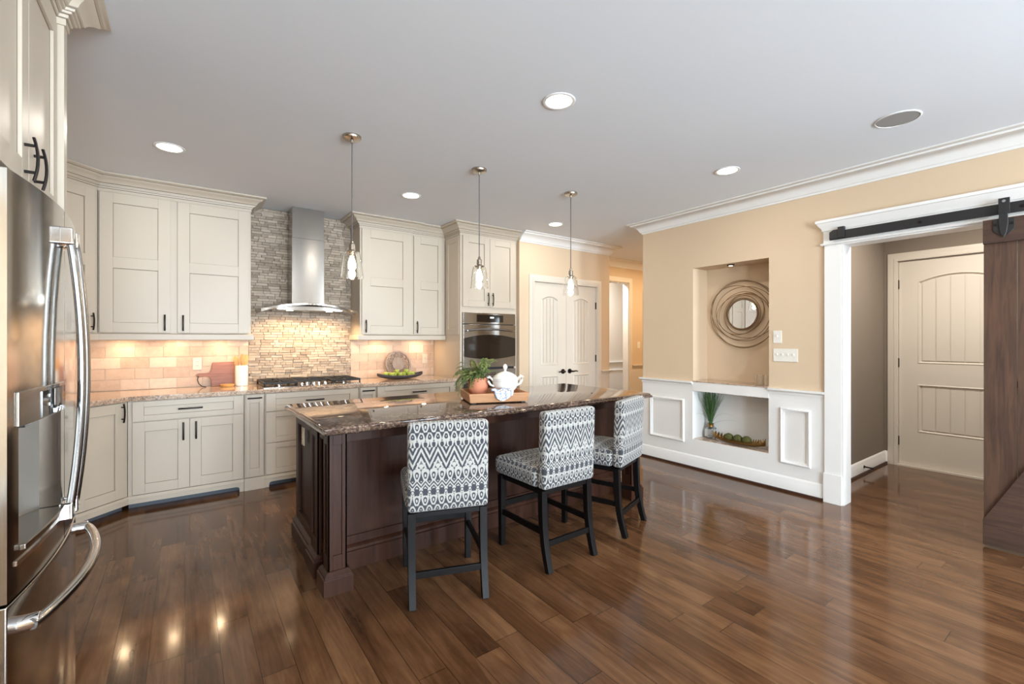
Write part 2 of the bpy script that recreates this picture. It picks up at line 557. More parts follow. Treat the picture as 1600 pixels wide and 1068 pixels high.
# niche wall (faces -x) with the niche and the laundry opening
w = MB()
T = .13
w.box(XN, XN + T, YR, -2.87, 0, H).box(XN, XN + T, -1.23, OY0, 0, H).box(XN, XN + T, -2.87, -1.23, 0, .5).box(XN, XN + T, -2.87, -1.23, 2.35, H).box(XN, XN + T, OY0, OY1, OZ, H).box(XN, XN + T, OY1, NY0, 0, H)
w.box(XN, XN + T, NY1, 3.445, 0, H).box(XN, XN + T, NY0, NY1, 2.137, H).box(XN, XN + T, NY0, NY1, 0, .31).box(XN, XN + T, NY0, NY1, .83, .905)
xb = XN + ND
w.box(xb, xb + .02, NY0 - .02, NY1 + .02, .905, 2.16)
w.box(XN + T, xb, NY0 - .02, NY0, .29, 2.16).box(XN + T, xb, NY1, NY1 + .02, .29, 2.16).box(XN + T, xb, NY0, NY1, 2.137, 2.16)
struct(w.build('wall_right', m_beige))
# white lining of the low niche
w = MB()
e = .004
w.box(xb - e, xb, NY0, NY1, .31, .905).box(XN, xb - e, NY0, NY0 + e, .31, .905).box(XN, xb - e, NY1 - e, NY1, .31, .905)
w.box(XN + T, xb - e, NY0 + e, NY1 - e, .83, .905)
struct(w.build('trim_1', m_white))
# wainscot skin, chair rail and frames
w = MB()
w.box(XN - .006, XN, NY1, 3.445, .02, .90).box(XN - .006, XN, OY1 + .1, NY0, .02, .90)
w.box(XN - .006, XN, NY0, NY1, .02, .31).box(XN - .010, XN, NY0 - .0, NY1 + .0, .826, .9205)
w.box(XN, XN + T, 3.445, 3.451, .02, .90)
struct(w.build('trim_2', m_white))
RAIL = [(0, .872), (.008, .872), (.012, .884), (.012, .893), (.024, .903), (.034, .909), (.034, .925), (0, .925)]
w = MB()
w.sweep([(XN + T, 3.445), (XN, 3.445), (XN, NY1)], RAIL).sweep([(XN, NY0), (XN, OY1 + .125)], RAIL)
struct(w.build('trim_3', m_white))
FR = [(0, 0), (0, .010), (.006, .020), (.014, .022), (.022, .014), (.032, .012), (.032, 0)]
for k, (a, b, c, d) in enumerate(((2.889, 3.331, .262, .725), (1.658, 1.908, .252, .755))):
    w = MB()
    w.sweep([(a, c), (a, d), (b, d), (b, c)], FR, lambda u, v, h: (XN - .006 - h, u, v), closed=True)
    struct(w.build('trim_%d' % (4 + k), m_white))
    struct(MB().box(XN - .0075, XN - .006, a + .033, b - .033, c + .033, d - .033).build('trim_%d' % (6 + k), m_grey_panel))
# baseboards
BASE = [(0, .0), (.016, .0), (.016, .098), (.012, .106), (.012, .118), (.006, .132), (0, .138)]
SHOE = [(.016, 0), (.036, 0), (.034, .010), (.028, .018), (.016, .021)]
def base(name, path, shoe=True):
    struct(MB().sweep(path, BASE).build(name, m_white))
    if shoe: struct(MB().sweep(path, SHOE).build('trim_shoe_' + name.split('_', 1)[1], m_espresso))
base('baseboard_right', [(XN + T, 3.451), (XN - .006, 3.451), (XN - .006, OY1 + .13)])
base('baseboard_right_far', [(XN, OY0 - .12), (XN, YR)])
base('baseboard_rear', [(XN, YR), (XL, YR)])
base('baseboard_left', [(XL, YR), (XL, 1.48)])
# crown mouldings of the walls
CROWN = [(0, -.122), (.010, -.122), (.012, -.108), (.024, -.102), (.030, -.090), (.046, -.062), (.078, -.038), (.104, -.030), (.108, -.018), (.122, -.016), (.134, -.008), (.134, 0), (0, 0)]
CROWN = [(o, H - .0005 + h) for o, h in CROWN]
struct(MB().sweep([(XN + T, 3.445), (XN, 3.445), (XN, YR), (XL, YR), (XL, 1.48)], CROWN).build('trim_crown_right', m_white))
struct(MB().sweep([(XP0 + .002, YP), (XP1, YP), (XP1, YH), (8.2, YH)], CROWN).build('trim_crown_hall', m_white))

# laundry opening: casing, plinths, jambs, header
w = MB()
w.box(4.390, XN, OY1, OY1 + .122, .245, OZ).box(4.380, XN, OY1 - .004, OY1 + .128, 0, .245)
w.box(4.390, XN, OY0 - .122, OY0, .245, OZ).box(4.380, XN, OY0 - .128, OY0 + .004, 0, .245)
w.box(4.392, XN + T + .01, OY1 - .016, OY1, 0, OZ).box(4.392, XN + T + .01, OY0, OY0 + .016, 0, OZ).box(4.392, XN + T + .01, OY0 + .016, OY1 - .016, OZ - .016, OZ)
struct(w.build('trim_8', m_white, bevel=.002))
w = MB()
w.box(4.388, XN, -.95, OY1 + .128, OZ, 2.292)
w.sweep([(XN, OY1 + .128), (4.388, OY1 + .128), (4.388, -.95)], [(0, OZ - .004), (.014, OZ - .004), (.018, OZ + .004), (.014, OZ + .012), (0, OZ + .012)])
w.sweep([(XN, OY1 + .128), (4.388, OY1 + .128), (4.388, -.95)], [(0, 2.286), (.008, 2.286), (.012, 2.306), (.030, 2.330), (.040, 2.350), (.046, 2.352), (.046, 2.374), (0, 2.374)])
struct(w.build('trim_9', m_white))

# laundry room
LX, LY0, LY1 = 6.33, -.95, 1.65
DL0, DL1, DLZ = .60, 1.53, 2.222            # door in its end wall
struct(MB().box(XN + T, LX, LY1, LY1 + .1, 0, H).build('wall_laundry_left', m_taupe))
struct(MB().box(XN + T, LX, LY0 - .1, LY0, 0, H).build('wall_laundry_right', m_taupe))
w = MB().box(LX, LX + .12, LY0 - .1, DL0 - .01, 0, H).box(LX, LX + .12, DL1 + .01, LY1 + .1, 0, H).box(LX, LX + .12, DL0 - .01, DL1 + .01, DLZ + .012, H)
struct(w.build('wall_laundry_back', m_taupe))
struct(MB().box(XN + T, XN + T + .01, LY0, OY0, 0, H).box(XN + T, XN + T + .01, OY1 + .001, LY1, 0, H).box(XN + T, XN + T + .01, OY0, OY1, OZ + .001, H).build('wall_laundry_front', m_taupe))
base('baseboard_laundry', [(XN + T + .01, LY1), (LX, LY1), (LX, DL1 + .09)])
CAS = [(0, 0), (0, .014), (.010, .018), (.030, .018), (.034, .013), (.070, .016), (.085, .012), (.085, 0)]
def casing(name, a, b, z, M, mat, jamb):
    w = MB().sweep([(a, 0), (a, z), (b, z), (b, 0)], CAS, M, side=-1)
    jamb(w)
    return struct(w.build(name, mat))
casing('trim_10', DL0 - .006, DL1 + .006, DLZ + .008, lambda u, v, h: (LX - h, u, v), m_cream,
       lambda w: w.box(LX, LX + .11, DL1 + .003, DL1 + .01, 0, DLZ + .01).box(LX, LX + .11, DL0 - .01, DL0 - .003, 0, DLZ + .01).box(LX, LX + .11, DL0 - .003, DL1 + .003, DLZ + .004, DLZ + .011).box(LX - .02, LX + .12, DL0 - .01, DL1 + .01, 0, .018))

# pantry wall and hall
PD0, PD1, PDZ = 3.688, 4.842, 2.128
w = MB().box(XP0 + .001, PD0 - .008, YP, YP + .12, 0, H).box(PD1 + .008, XP1, YP, YP + .12, 0, H).box(PD0 - .008, PD1 + .008, YP, YP + .12, PDZ + .01, H)
w.box(XP1 - .12, XP1, YP + .12, YH + .12, 0, H)
struct(w.build('wall_pantry', m_beige))
casing('trim_11', PD0 - .005, PD1 + .005, PDZ + .007, lambda u, v, h: (u, YP - h, v), m_cream,
       lambda w: w.box(PD0 - .008, PD0 - .003, YP, YP + .11, 0, PDZ).box(PD1 + .003, PD1 + .008, YP, YP + .11, 0, PDZ).box(PD0 - .008, PD1 + .008, YP, YP + .11, PDZ + .004, PDZ + .009))
HX0, HX1, HZ = 5.35, 6.335, 2.37
w = MB().box(XP1, HX0, YH, YH + .12, 0, H).box(HX1, 8.2, YH, YH + .12, 0, H).box(HX0, HX1, YH, YH + .12, HZ, H)
struct(w.build('wall_hall_back', m_beige))
casing('trim_12', HX0, HX1, HZ, lambda u, v, h: (u, YH - h * 1.2, v), m_cream,
       lambda w: w.box(HX0 - .002, HX0 + .01, YH, YH + .12, 0, HZ).box(HX1 - .01, HX1 + .002, YH, YH + .12, 0, HZ).box(HX0 + .01, HX1 - .01, YH, YH + .12, HZ - .01, HZ + .002))
struct(MB().box(XN + T, 8.2, 3.345, 3.445, 0, H).build('wall_hall_front', m_beige))
struct(MB().box(8.2, 8.3, 3.345, 8.3, 0, H).build('wall_hall_end', m_beige))
w = MB().sweep([(XP0 + .3, YP), (PD0 - .09, YP)], RAIL).sweep([(PD1 + .09, YP), (XP1, YP), (XP1, YH), (HX0 - .085, YH)], RAIL).sweep([(HX1 + .087, YH), (8.2, YH)], RAIL)
w.box(PD1 + .09, XP1, YP - .005, YP, .13, .88).box(HX1 + .087, 8.2, YH - .005, YH, .13, .88)
struct(w.build('trim_13', m_cream))
base('baseboard_pantry', [(PD1 + .09, YP), (XP1, YP), (XP1, YH), (HX0 - .085, YH)], False)
base('baseboard_hall', [(HX1 + .087, YH), (8.2, YH)], False)
# white door casing further along the hall
struct(MB().box(6.72, 6.80, YH - .016, YH, .0, 2.24).box(6.80, 7.62, YH - .012, YH, .01, 2.2).build('trim_14', m_cream))
# pale room beyond the hall
struct(MB().box(4.4, 8.2, 6.25, 6.35, 0, .93).box(4.4, 8.2, 6.25, 6.35, .93, H).build('wall_dining_back', m_offroom))
struct(MB().box(4.3, 4.4, 5.49, 8.3, 0, H).build('wall_dining_left', m_offroom))
w = MB().box(4.4, 8.2, 6.243, 6.25, .1, .90).sweep([(4.4, 6.25), (8.2, 6.25)], RAIL)
w.sweep([(4.4, 6.243), (8.2, 6.243)], [(0, .74), (.012, .745), (.012, .765), (0, .77)])
struct(w.build('trim_15', m_white))
base('baseboard_dining', [(4.4, 6.243), (8.2, 6.243)], False)

# wall tile behind the counters: travertine bricks left and right of a stone mosaic panel
TH_ = .010
def laid(name, mat, grout, a0, a1, z0, z1, rowh, lens, gap, dep, jit, P, back):
    """rows of laid stones on a wall; P maps (along, out, z) to the room"""
    rg = random.Random(hash(name) % 97 + len(name))
    m = MB()
    def put(u0, u1, w0, w1, d0, d1, jt):
        q = lambda: rg.uniform(-jt, jt)
        m.add([P(u0, d0, w0), P(u1, d0, w0), P(u1, d0, w1), P(u0, d0, w1),
               P(u0 + abs(q()), d1 + q(), w0 + abs(q()) * .5), P(u1 - abs(q()), d1 + q(), w0 + abs(q()) * .5), P(u1 - abs(q()), d1 + q(), w1 - abs(q()) * .5), P(u0 + abs(q()), d1 + q(), w1 - abs(q()) * .5)],
              [(0, 1, 2, 3), (7, 6, 5, 4), (0, 4, 5, 1), (1, 5, 6, 2), (2, 6, 7, 3), (3, 7, 4, 0)])
    put(a0, a1, z0, z1, 0, back, 0)
    z = z0 + gap * .5; row = 0
    while z < z1 - .012:
        zt = min(z + rowh - gap, z1)
        u = a0 - (lens[0] * .5 if row % 2 else 0) - rg.uniform(0, lens[1] - lens[0])
        while u < a1:
            L = rg.uniform(*lens)
            b0, b1 = max(u, a0), min(u + L - gap, a1)
            if b1 - b0 > .012: put(b0, b1, z, zt, back * .5, rg.uniform(*dep), jit)
            u += L
        z += rowh; row += 1
    o = m.build(name, mat)
    o.data.materials.append(grout)
    for k in range(6): o.data.polygons[k].material_index = 1
    return struct(o)
onback = lambda u, o, z: (u, YB - o, z)
laid('wall_back_tile', m_tile, m_grout, -1.28, .530, .915, 1.42, .098, (.203, .2031), .004, (.0093, .0107), .0012, onback, .006)
laid('wall_back_tile_right', m_tile, m_grout, 1.560, 2.618, .915, 1.42, .098, (.203, .2031), .004, (.0093, .0107), .0012, onback, .006)
laid('wall_left_tile', m_tile, m_grout, 2.612, 5.345, .915, 1.42, .098, (.203, .2031), .004, (.0093, .0107), .0012, lambda u, o, z: (XL + o, u, z), .006)
laid('wall_back_mosaic', m_mosaic, m_grout_d, .530, 1.560, .915, H - .001, .0268, (.045, .125), .0014, (.009, .0215), .0028, onback, .005)

# ---------------------------------------------------------------- doors
def panel_door(root, w, h, mat, stile=.14, top=.19, mid=(.88, 1.03), bot=.25, rise=.06, planks=5):
    """a moulded two-panel plank door, local x 0..w, front at y = 0 (faces -y), as the mesh of ROOT"""
    t = .035
    d = MB()
    x0, x1 = stile, w - stile
    za, zb = h - top - rise, h - top      # arch springing and crown of the upper panel
    d.box(0, x0, 0, t, 0, h).box(x1, w, 0, t, 0, h).box(x0, x1, 0, t, 0, bot).box(x0, x1, 0, t, mid[0], mid[1])
    arc = [(x0 + (x1 - x0) * i / 16, za + rise * (1 - (2 * i / 16 - 1) ** 2)) for i in range(17)]
    for i in range(16):
        (a, b), (c, e) = arc[i], arc[i+1]
        d.prism([(a, b), (c, e), (c, h), (a, h)], 0, t, 'y')
    d.box(x0, x1, .0145, t - .002, bot, h - .02)
    for z0, z1, ar in ((bot, mid[0], False), (mid[1], zb, True)):
        pw = (x1 - x0 - .07) / planks
        for k in range(planks):
            a = x0 + .035 + k * pw
            zt = z1 - .035
            if ar:
                m = (a + pw / 2 - (x0 + x1) / 2) / ((x1 - x0) / 2)
                f = lambda xx: za + rise * (1 - (2 * (xx - x0) / (x1 - x0) - 1) ** 2) - .035
                p = [(a + .004, z0 + .035), (a + pw - .004, z0 + .035), (a + pw - .004, f(a + pw)), (a + pw / 2, f(a + pw / 2)), (a + .004, f(a))]
            else:
                p = [(a + .004, z0 + .035), (a + pw - .004, z0 + .035), (a + pw - .004, zt), (a + .004, zt)]
            d.prism(p, .004, .015, 'y')
        path = [(x1, z0), (x0, z0)] + (([(x0, z1)] + [(x1, z1)]) if not ar else arc)
        d.sweep(path, [(0, 0), (.010, -.005), (.024, .012), (.024, .0148), (0, .0148)], lambda u, v, q: (u, q, v), closed=True, side=1)
    return d
def hinge(mb, x, z):
    mb.box(x - .010, x + .006, -.010, .004, z - .047, z + .047)
    mb.tube([(x - .002, -.010, z - .05), (x - .002, -.010, z + .05)], .007, 8)
def lever(root, x, z, sgn):
    m = MB()
    m.disc((x, -.006, z), .033, .012, 'y')
    m.disc((x, -.03, z), .012, .045, 'y', 12)
    m.tube([(x, -.052, z), (x + sgn * .03, -.056, z - .002), (x + sgn * .075, -.055, z + .004), (x + sgn * .112, -.052, z - .004)], [.011, .010, .008, .007], 10, sx=.8, sy=1.1)
    return m
def place_local(mb, name, mat, root, **kw):
    return mb.build(name, mat, root, local=True, **kw)
def door_empty(name, loc, rotz):
    o = bpy.data.objects.new(name, None); COL.objects.link(o)
    o.location = loc; o.rotation_euler.z = rotz; o['wloc'] = tuple(loc); o['wrot'] = rotz
    return struct(o)
pw_ = (PD1 - PD0) / 2 - .002
for i, (x0, sg) in enumerate(((PD0, -1), (PD0 + pw_ + .004, 1))):
    r = door_empty('door_%d' % (i + 1), (x0, YP + .02, .012), 0)
    place_local(panel_door(r, pw_, PDZ - .012, m_cream, stile=.135, top=.165, mid=(.875, 1.015), bot=.26, rise=.05, planks=4), 'door_leaf', m_cream, r)
    place_local(lever(r, pw_ - .06 if sg < 0 else .06, .925, sg), 'door_handle', m_bronze, r)
    for z in (.25, 1.09, 1.85):
        hm = MB(); hinge(hm, 0 if sg < 0 else pw_ + .004, z); place_local(hm, 'hinge', m_bronze, r)
r = door_empty('door_3', (LX + .02, DL1, .02), R(-90))
place_local(panel_door(r, DL1 - DL0, DLZ - .02, m_cream, stile=.155, top=.16, mid=(.875, 1.095), bot=.36, rise=.07, planks=5), 'door_leaf', m_cream, r)
for z in (.25, 1.10, 1.955):
    hm = MB(); hinge(hm, -.002, z); place_local(hm, 'hinge', m_bronze, r)
place_local(lever(r, DL1 - DL0 - .07, .93, -1), 'door_handle', m_bronze, r)
# ================================================================ kitchen cabinets (local: x along the front, y = 0 face frame, +y back)
def shaker(mb, x0, x1, z0, z1, st=.078, mids=(), t=.02, rail=None):
    rl = st if rail is None else rail
    y0, y1 = -t, -.0015
    mb.box(x0, x0 + st, y0, y1, z0, z1).box(x1 - st, x1, y0, y1, z0, z1)
    zs = [z0, z0 + rl]
    for a, b in mids: zs += [a, b]
    zs += [z1 - rl, z1]
    for i in range(0, len(zs), 2): mb.box(x0 + st, x1 - st, y0, y1, zs[i], zs[i+1])
    mb.box(x0 + st, x1 - st, y0 + .011, y1, z0 + rl, z1 - rl)
    return mb
def pull(x, z, L=.15, vert=True, t=.02, bow=.009):
    """arched bar pull"""
    m = MB()
    pts = []
    for i in range(9):
        s = -1 + 2 * i / 8
        y = -t - .021 - bow * (1 - s * s)
        pts.append((x, y, z + s * L / 2) if vert else (x + s * L / 2, y, z))
    m.tube(pts, .0055, 8, up=(0, 1, 0), sx=1.25, sy=.8)
    for s in (-.62, .62):
        p = (x, 0, z + s * L / 2) if vert else (x + s * L / 2, 0, z)
        m.disc((p[0], -t - .0125, p[2]), .0048, .028, 'y', 10)
    return m
def bake(root):
    # turn the geometry itself and leave the thing's own axes square to the room
    M = Matrix.Rotation(root['wrot'], 4, 'Z')
    def go(o):
        for ch in o.children:
            if ch.type == 'MESH': ch.data.transform(M)
            go(ch)
    go(root); root.rotation_euler.z = 0; root['wrot'] = 0.0
def part(mb, name, mat, root, **kw): return mb.build(name, mat, root, local=True, **kw)
BV = .0018
def glaze(d, x0, x1, z0, z1, st, mids=(), rail=.05, t=.02):
    # thin brown glaze rubbed into the corner where panel meets frame
    zs = [z0 + rail]
    for a, b in mids: zs += [a, b]
    zs.append(z1 - rail)
    for i in range(0, len(zs), 2):
        a, b, c, e = x0 + st, x1 - st, zs[i], zs[i+1]
        m = MB().sweep([(a, c), (a, e), (b, e), (b, c)], [(0, 0), (0, .0012), (.0024, .0008), (.0024, 0)], lambda u, v, h: (u, -t + .011 - h, v), closed=True)
        part(m, 'glaze_line', m_glaze, d)
def door(root, x0, x1, z0, z1, mids=(), st=.078, hx=None, hz=None, hvert=True, L=.15, name='door', rail=None):
    d = part(shaker(MB(), x0, x1, z0, z1, st, mids, rail=rail), name, m_cab, root, bevel=BV)
    glaze(d, x0, x1, z0, z1, st, mids, st if rail is None else rail)
    if hx is not None: part(pull(hx, hz, L, hvert), 'handle', m_bronze, d)
    return d
def carcass(root, w, dep, z0, z1, name='carcass', mat=None):
    return part(MB().box(0, w, 0, dep, z0, z1), name, mat or m_cab, root, bevel=BV)
ZT = .873
def base_valance(root, w, dep, lfoot=.0, rfoot=.0, solid=False):
    """white plinth moulding with bracket feet over a recessed toe kick"""
    m = MB()
    if solid:
        m.box(-.002, w + .002, -.026, 0, 0, .112)
    else:
        pts = [(0, .112), (0, .0 if lfoot else .048)]
        if lfoot: pts += [(lfoot, 0), (lfoot, .025)] + [(lfoot + .023 - .023 * math.cos(a), .025 + .023 * math.sin(a)) for a in (R(30), R(60), R(90))]
        if rfoot: pts += [(w - rfoot - .023 + .023 * math.cos(a), .025 + .023 * math.sin(a)) for a in (R(90), R(60), R(30))] + [(w - rfoot, .025), (w - rfoot, 0), (w, 0)]
        else: pts += [(w, .048)]
        pts += [(w, .112)]
        m.prism(pts, -.018, 0, 'y')
        m.box(0, w, -.026, 0, .082, .090)
    part(m, 'plinth', m_cab, root, bevel=.0012)
    if not solid: part(MB().box(.001, w - .001, .05, dep - .02, 0, .098), 'toe_kick', m_toe, root)

FY = 4.755
G = 'greige base cabinets under the stone counter'
# corner base, turned 45 degrees
c45 = math.sqrt(.5)
CB = .31 / c45                       # face width of the diagonal cabinets
r = thing('corner_cabinet', 'greige corner base cabinet with one slanted tall door beside the refrigerator', 'cabinet', (-.375 - .31, FY - .02 + .0 - .31 + .02, 0), R(45), G)
w = MB().prism([(0, 0), (CB, 0), (CB + .40, .40), (CB / 2, CB / 2 + .40 + .40), (-.40, .40)], .10, ZT)
part(w, 'carcass', m_cab, r)
door(r, .030, CB - .030, .118, .868, hx=CB - .062, hz=.79)
base_valance(r, CB, .4)
bake(r)
# drawer-over-doors
def base_empty(label, x0): return thing('base_cabinet', label, 'cabinet', (x0, FY, 0), 0, G)
r = base_empty('greige base cabinet with one wide drawer over two doors, below the cutting board', -.372)
W = .806; carcass(r, W, .60, .10, ZT)
d = part(shaker(MB(), .029, .797, .708, .868, .072, rail=.045), 'drawer', m_cab, r, bevel=BV); glaze(d, .029, .797, .708, .868, .072, rail=.045); part(pull(.412, .79, .17, False), 'handle', m_bronze, d)
door(r, .029, .403, .118, .700, hx=.362, hz=.60)
door(r, .407, .797, .118, .700, hx=.450, hz=.60)
base_valance(r, W, .60, 0, .035)
def pilaster(label, x0, W):
    r = base_empty(label, x0)
    part(MB().box(0, W, 0, .6, .10, ZT), 'carcass', m_cab, r, bevel=BV)
    d = part(shaker(MB(), .010, W - .010, .118, .868, .032, rail=.075), 'door', m_cab, r, bevel=BV); glaze(d, .010, W - .010, .118, .868, .032, rail=.075)
    part(pull(W / 2, .838, W * .72, False, bow=.006), 'handle', m_bronze, d)
    base_valance(r, W, .6, solid=True)
pilaster('narrow greige pull-out cabinet left of the cooktop drawers', .4375, .160)
r = base_empty('wide greige cabinet with three stacked drawers below the gas cooktop', .6005)
W = .866; carcass(r, W, .6, .10, ZT)
for z0, z1 in ((.703, .868), (.412, .697), (.118, .406)):
    d = part(shaker(MB(), .008, W - .008, z0, z1, .085, rail=.05), 'drawer', m_cab, r, bevel=BV); glaze(d, .008, W - .008, z0, z1, .085, rail=.05)
    part(pull(W / 2, (z0 + z1) / 2 + (.0 if z0 > .6 else .08), .17, False), 'handle', m_bronze, d)
base_valance(r, W, .6, .035, .035)
pilaster('narrow greige pull-out cabinet right of the cooktop drawers', 1.4695, .180)
r = base_empty('greige base cabinet with a wide drawer, next to the oven tower', 1.6525)
W = .962; carcass(r, W, .6, .10, ZT)
d = part(shaker(MB(), .008, W - .010, .703, .868, .078, rail=.05), 'drawer', m_cab, r, bevel=BV); glaze(d, .008, W - .010, .703, .868, .078, rail=.05); part(pull(W / 2, .79, .17, False), 'handle', m_bronze, d)
door(r, .008, W / 2 - .002, .118, .697, hx=W / 2 - .045, hz=.60); door(r, W / 2 + .002, W - .010, .118, .697, hx=W / 2 + .045, hz=.60)
base_valance(r, W, .6, .035, .035)
# run along the left wall, mostly behind the refrigerator
r = thing('base_cabinet', 'greige base cabinet along the left wall behind the refrigerator', 'cabinet', (-.685, 2.612, 0), R(90), G)
W = 1.83; carcass(r, W, .6, .10, ZT)
for k in range(3):
    a = .01 + k * .607; door(r, a, a + .598, .118, .868, hx=a + .55, hz=.78)
base_valance(r, W, .6)

# wall cabinets
UG = 'greige wall cabinets with crown moulding'
CC = [(0, 2.606), (.006, 2.606), (.006, 2.634), (.012, 2.634), (.015, 2.640), (.015, 2.648), (.024, 2.648), (.026, 2.656), (.034, 2.656), (.037, 2.662), (.037, 2.668), (.046, 2.670), (.054, 2.684), (.070, 2.698), (.086, 2.706), (.092, 2.712), (.092, 2.720), (.104, 2.720), (.112, 2.726), (.122, 2.728), (.122, 2.7415), (0, 2.7415)]
DENT = .0
VALR = [(0, 1.366), (.018, 1.366), (.024, 1.372), (.024, 1.416), (.016, 1.424), (.004, 1.428), (0, 1.428)]
MID = [(1.972, 2.066)]
def crown(root, path):
    c = part(MB().sweep(path, CC), 'crown_molding', m_cab, root)
    for o, z in ((.0055, 2.6335), (.0145, 2.6478), (.0365, 2.6675), (.0915, 2.7195)):
        part(MB().sweep(path, [(o, z - .0022), (o + .0012, z - .0022), (o + .0012, z + .0012), (o, z + .0012)]), 'glaze_line', m_glaze, c)
def uppers(root, W, dep, face_crown, rail_path=None):
    part(MB().box(0, W, 0, dep, 1.395, 2.735), 'carcass', m_cab, root, bevel=BV)
    crown(root, face_crown)
    part(MB().sweep(rail_path or face_crown, VALR), 'light_rail', m_cab, root)
def puck(root, x, y):
    p = part(MB().lathe([(.034, 0), (.034, .008), (.028, .0085)], 20, (x, y, 1.386)), 'puck_light', m_nickel, root)
    part(MB().disc((x, y, 1.3855), .026, .003, 'z', 16), 'lens', m_puck, p)
    wm = Matrix.Rotation(root['wrot'], 3, 'Z') @ Vector((x, y, 1.38))
    b = Vector(root['wloc']) + wm
    light('puck_lamp', 'AREA', (b.x, b.y, 1.378), PUCK, WARM, .05, rot=(0, 0, 0))
PUCK = 1.5
UF = 5.04
r = thing('wall_cabinet', 'large greige wall cabinet with two tall doors left of the range hood', 'cabinet', (-.583, UF, 0), 0, UG)
W = 1.101
uppers(r, W, .315, [(0.0, 0), (W, 0), (W, .315)], [(0, 0), (W, 0), (W, .315)])
door(r, .010, .478, 1.432, 2.602, MID, .085, hx=.440, hz=1.52, L=.14)
door(r, .530, 1.084, 1.432, 2.602, MID, .088, hx=.570, hz=1.52, L=.14)
for x in (.15, .50, .86): puck(r, x, .17)
UB = .375 / c45
r = thing('corner_wall_cabinet', 'greige corner wall cabinet set at a slant above the refrigerator side counter', 'cabinet', (-.585 - .375, UF - .375, 0), R(45), UG)
part(MB().prism([(0.002, 0), (UB - .002, 0), (UB + .20, .21), (UB / 2, UB / 2 + .21 + .21), (-.20, .21)], 1.395, 2.735), 'carcass', m_cab, r)
t8 = math.tan(R(22.5))
crown(r, [(0, 0), (UB, 0)])
part(MB().sweep([(0, 0), (UB, 0)], VALR), 'light_rail', m_cab, r)
door(r, .028, UB - .030, 1.432, 2.602, MID, .080, hx=UB - .065, hz=1.52, L=.14)
puck(r, UB / 2, .18)
bake(r)
r = thing('wall_cabinet', 'greige wall cabinet with one wide door right of the range hood', 'cabinet', (1.562, 5.018, 0), 0, UG)
W = .606
uppers(r, W, .340, [(0, .34), (0, 0), (W, 0), (W, .02)])
door(r, .018, .588, 1.432, 2.602, MID, .095, hx=.058, hz=1.52, L=.14)
for x in (.30,): puck(r, x, .19)
r = thing('wall_cabinet', 'narrow greige wall cabinet with one door beside the oven tower', 'cabinet', (2.170, UF, 0), 0, UG)
W = .447
uppers(r, W, .315, [(0.002, 0), (W - .002, 0)])
door(r, .030, .430, 1.432, 2.602, MID, .085, hx=.066, hz=1.52, L=.14)
puck(r, .20, .17)
r = thing('wall_cabinet', 'greige wall cabinet along the left wall behind the refrigerator cabinet', 'cabinet', (-.960, 2.612, 0), R(90), UG)
W = 2.05
part(MB().box(0, W, 0, .32, 1.395, 2.735), 'carcass', m_cab, r, bevel=BV)
crown(r, [(0.0, 0), (W, 0)]); part(MB().sweep([(0, 0), (W, 0)], VALR), 'light_rail', m_cab, r)
for k in range(4):
    a = .01 + k * .51; door(r, a, a + .50, 1.432, 2.602, MID, .085, hx=a + .46, hz=1.52)

# oven tower
r = thing('oven_cabinet', 'tall greige cabinet tower holding the built-in ovens', 'cabinet', (2.620, 4.66, 0), 0)
W = .822; OD0, OD1, OZ0, OZ1 = .026, .784, .485, 1.695
m = MB().box(0, OD0 - .001, 0, .69, .10, 2.735).box(OD1 + .001, W, 0, .69, .10, 2.735).box(OD0 - .001, OD1 + .001, 0, .69, OZ1 + .001, 2.735).box(OD0 - .001, OD1 + .001, 0, .69, .10, OZ0 - .001).box(OD0, OD1, .64, .69, OZ0, OZ1)
part(m, 'carcass', m_cab, r, bevel=BV)
crown(r, [(0, .69), (0, 0), (W, 0), (W, .02)])
sp = MB()   # framed side panel above and below the counter
for y0, y1, z0, z1 in ((.03, .355, 1.43, 2.602),):
    sp.sweep([(y0, z0), (y0, z1), (y1, z1), (y1, z0)], [(0, 0), (.0, .006), (.07, .006), (.07, 0)], lambda u, v, h: (-h, u, v), closed=True)
part(sp, 'side_panel', m_cab, r, bevel=.001)
door(r, .028, .404, 1.765, 2.602, st=.075, hx=.372, hz=1.862, L=.16)
door(r, .408, .786, 1.765, 2.602, st=.075, hx=.440, hz=1.862, L=.16)
d = part(shaker(MB(), .028, .786, .118, .470, .078, rail=.06), 'drawer', m_cab, r, bevel=BV); part(pull(.407, .36, .17, False), 'handle', m_bronze, d)
base_valance(r, W, .6, .035, .035)
# refrigerator surround (faces +x)
r = thing('refrigerator_cabinet', 'greige two-door cabinet built in above the stainless refrigerator', 'cabinet', (-.424, 1.620, 0), R(90))
W = .911
part(MB().box(0, W - .054, 0, .85, 1.850, 2.735), 'carcass', m_cab, r, bevel=BV)
part(MB().box(W - .053, W, -.0385, .85, 0, 2.735), 'side_panel', m_cab, r, bevel=.002)
crown(r, [(0, .85), (0, -.012), (W - .053, -.012), (W - .053, -.0385), (W, -.0385), (W, .85)])
door(r, .004, .4535, 1.856, 2.602, st=.072, hx=.405, hz=1.935, L=.135)
door(r, .4575, .852, 1.856, 2.602, st=.060, hx=.515, hz=1.935, L=.135)

# perimeter counter
pts = [(2.6185, 4.722), (-.3596, 4.722), (-.658, 4.4236), (-.658, 2.606), (XL + TH_ + .001, 2.606), (XL + TH_ + .001, YB - TH_ - .007), (2.6185, YB - TH_ - .007)]
tag(MB().prism(pts, .8745, .9135).build('granite_countertop', m_granite, loc=(0, 4.9, .8745), bevel=.006, seg=3),
    'long tan granite countertop along the back wall under the cooktop', 'countertop')
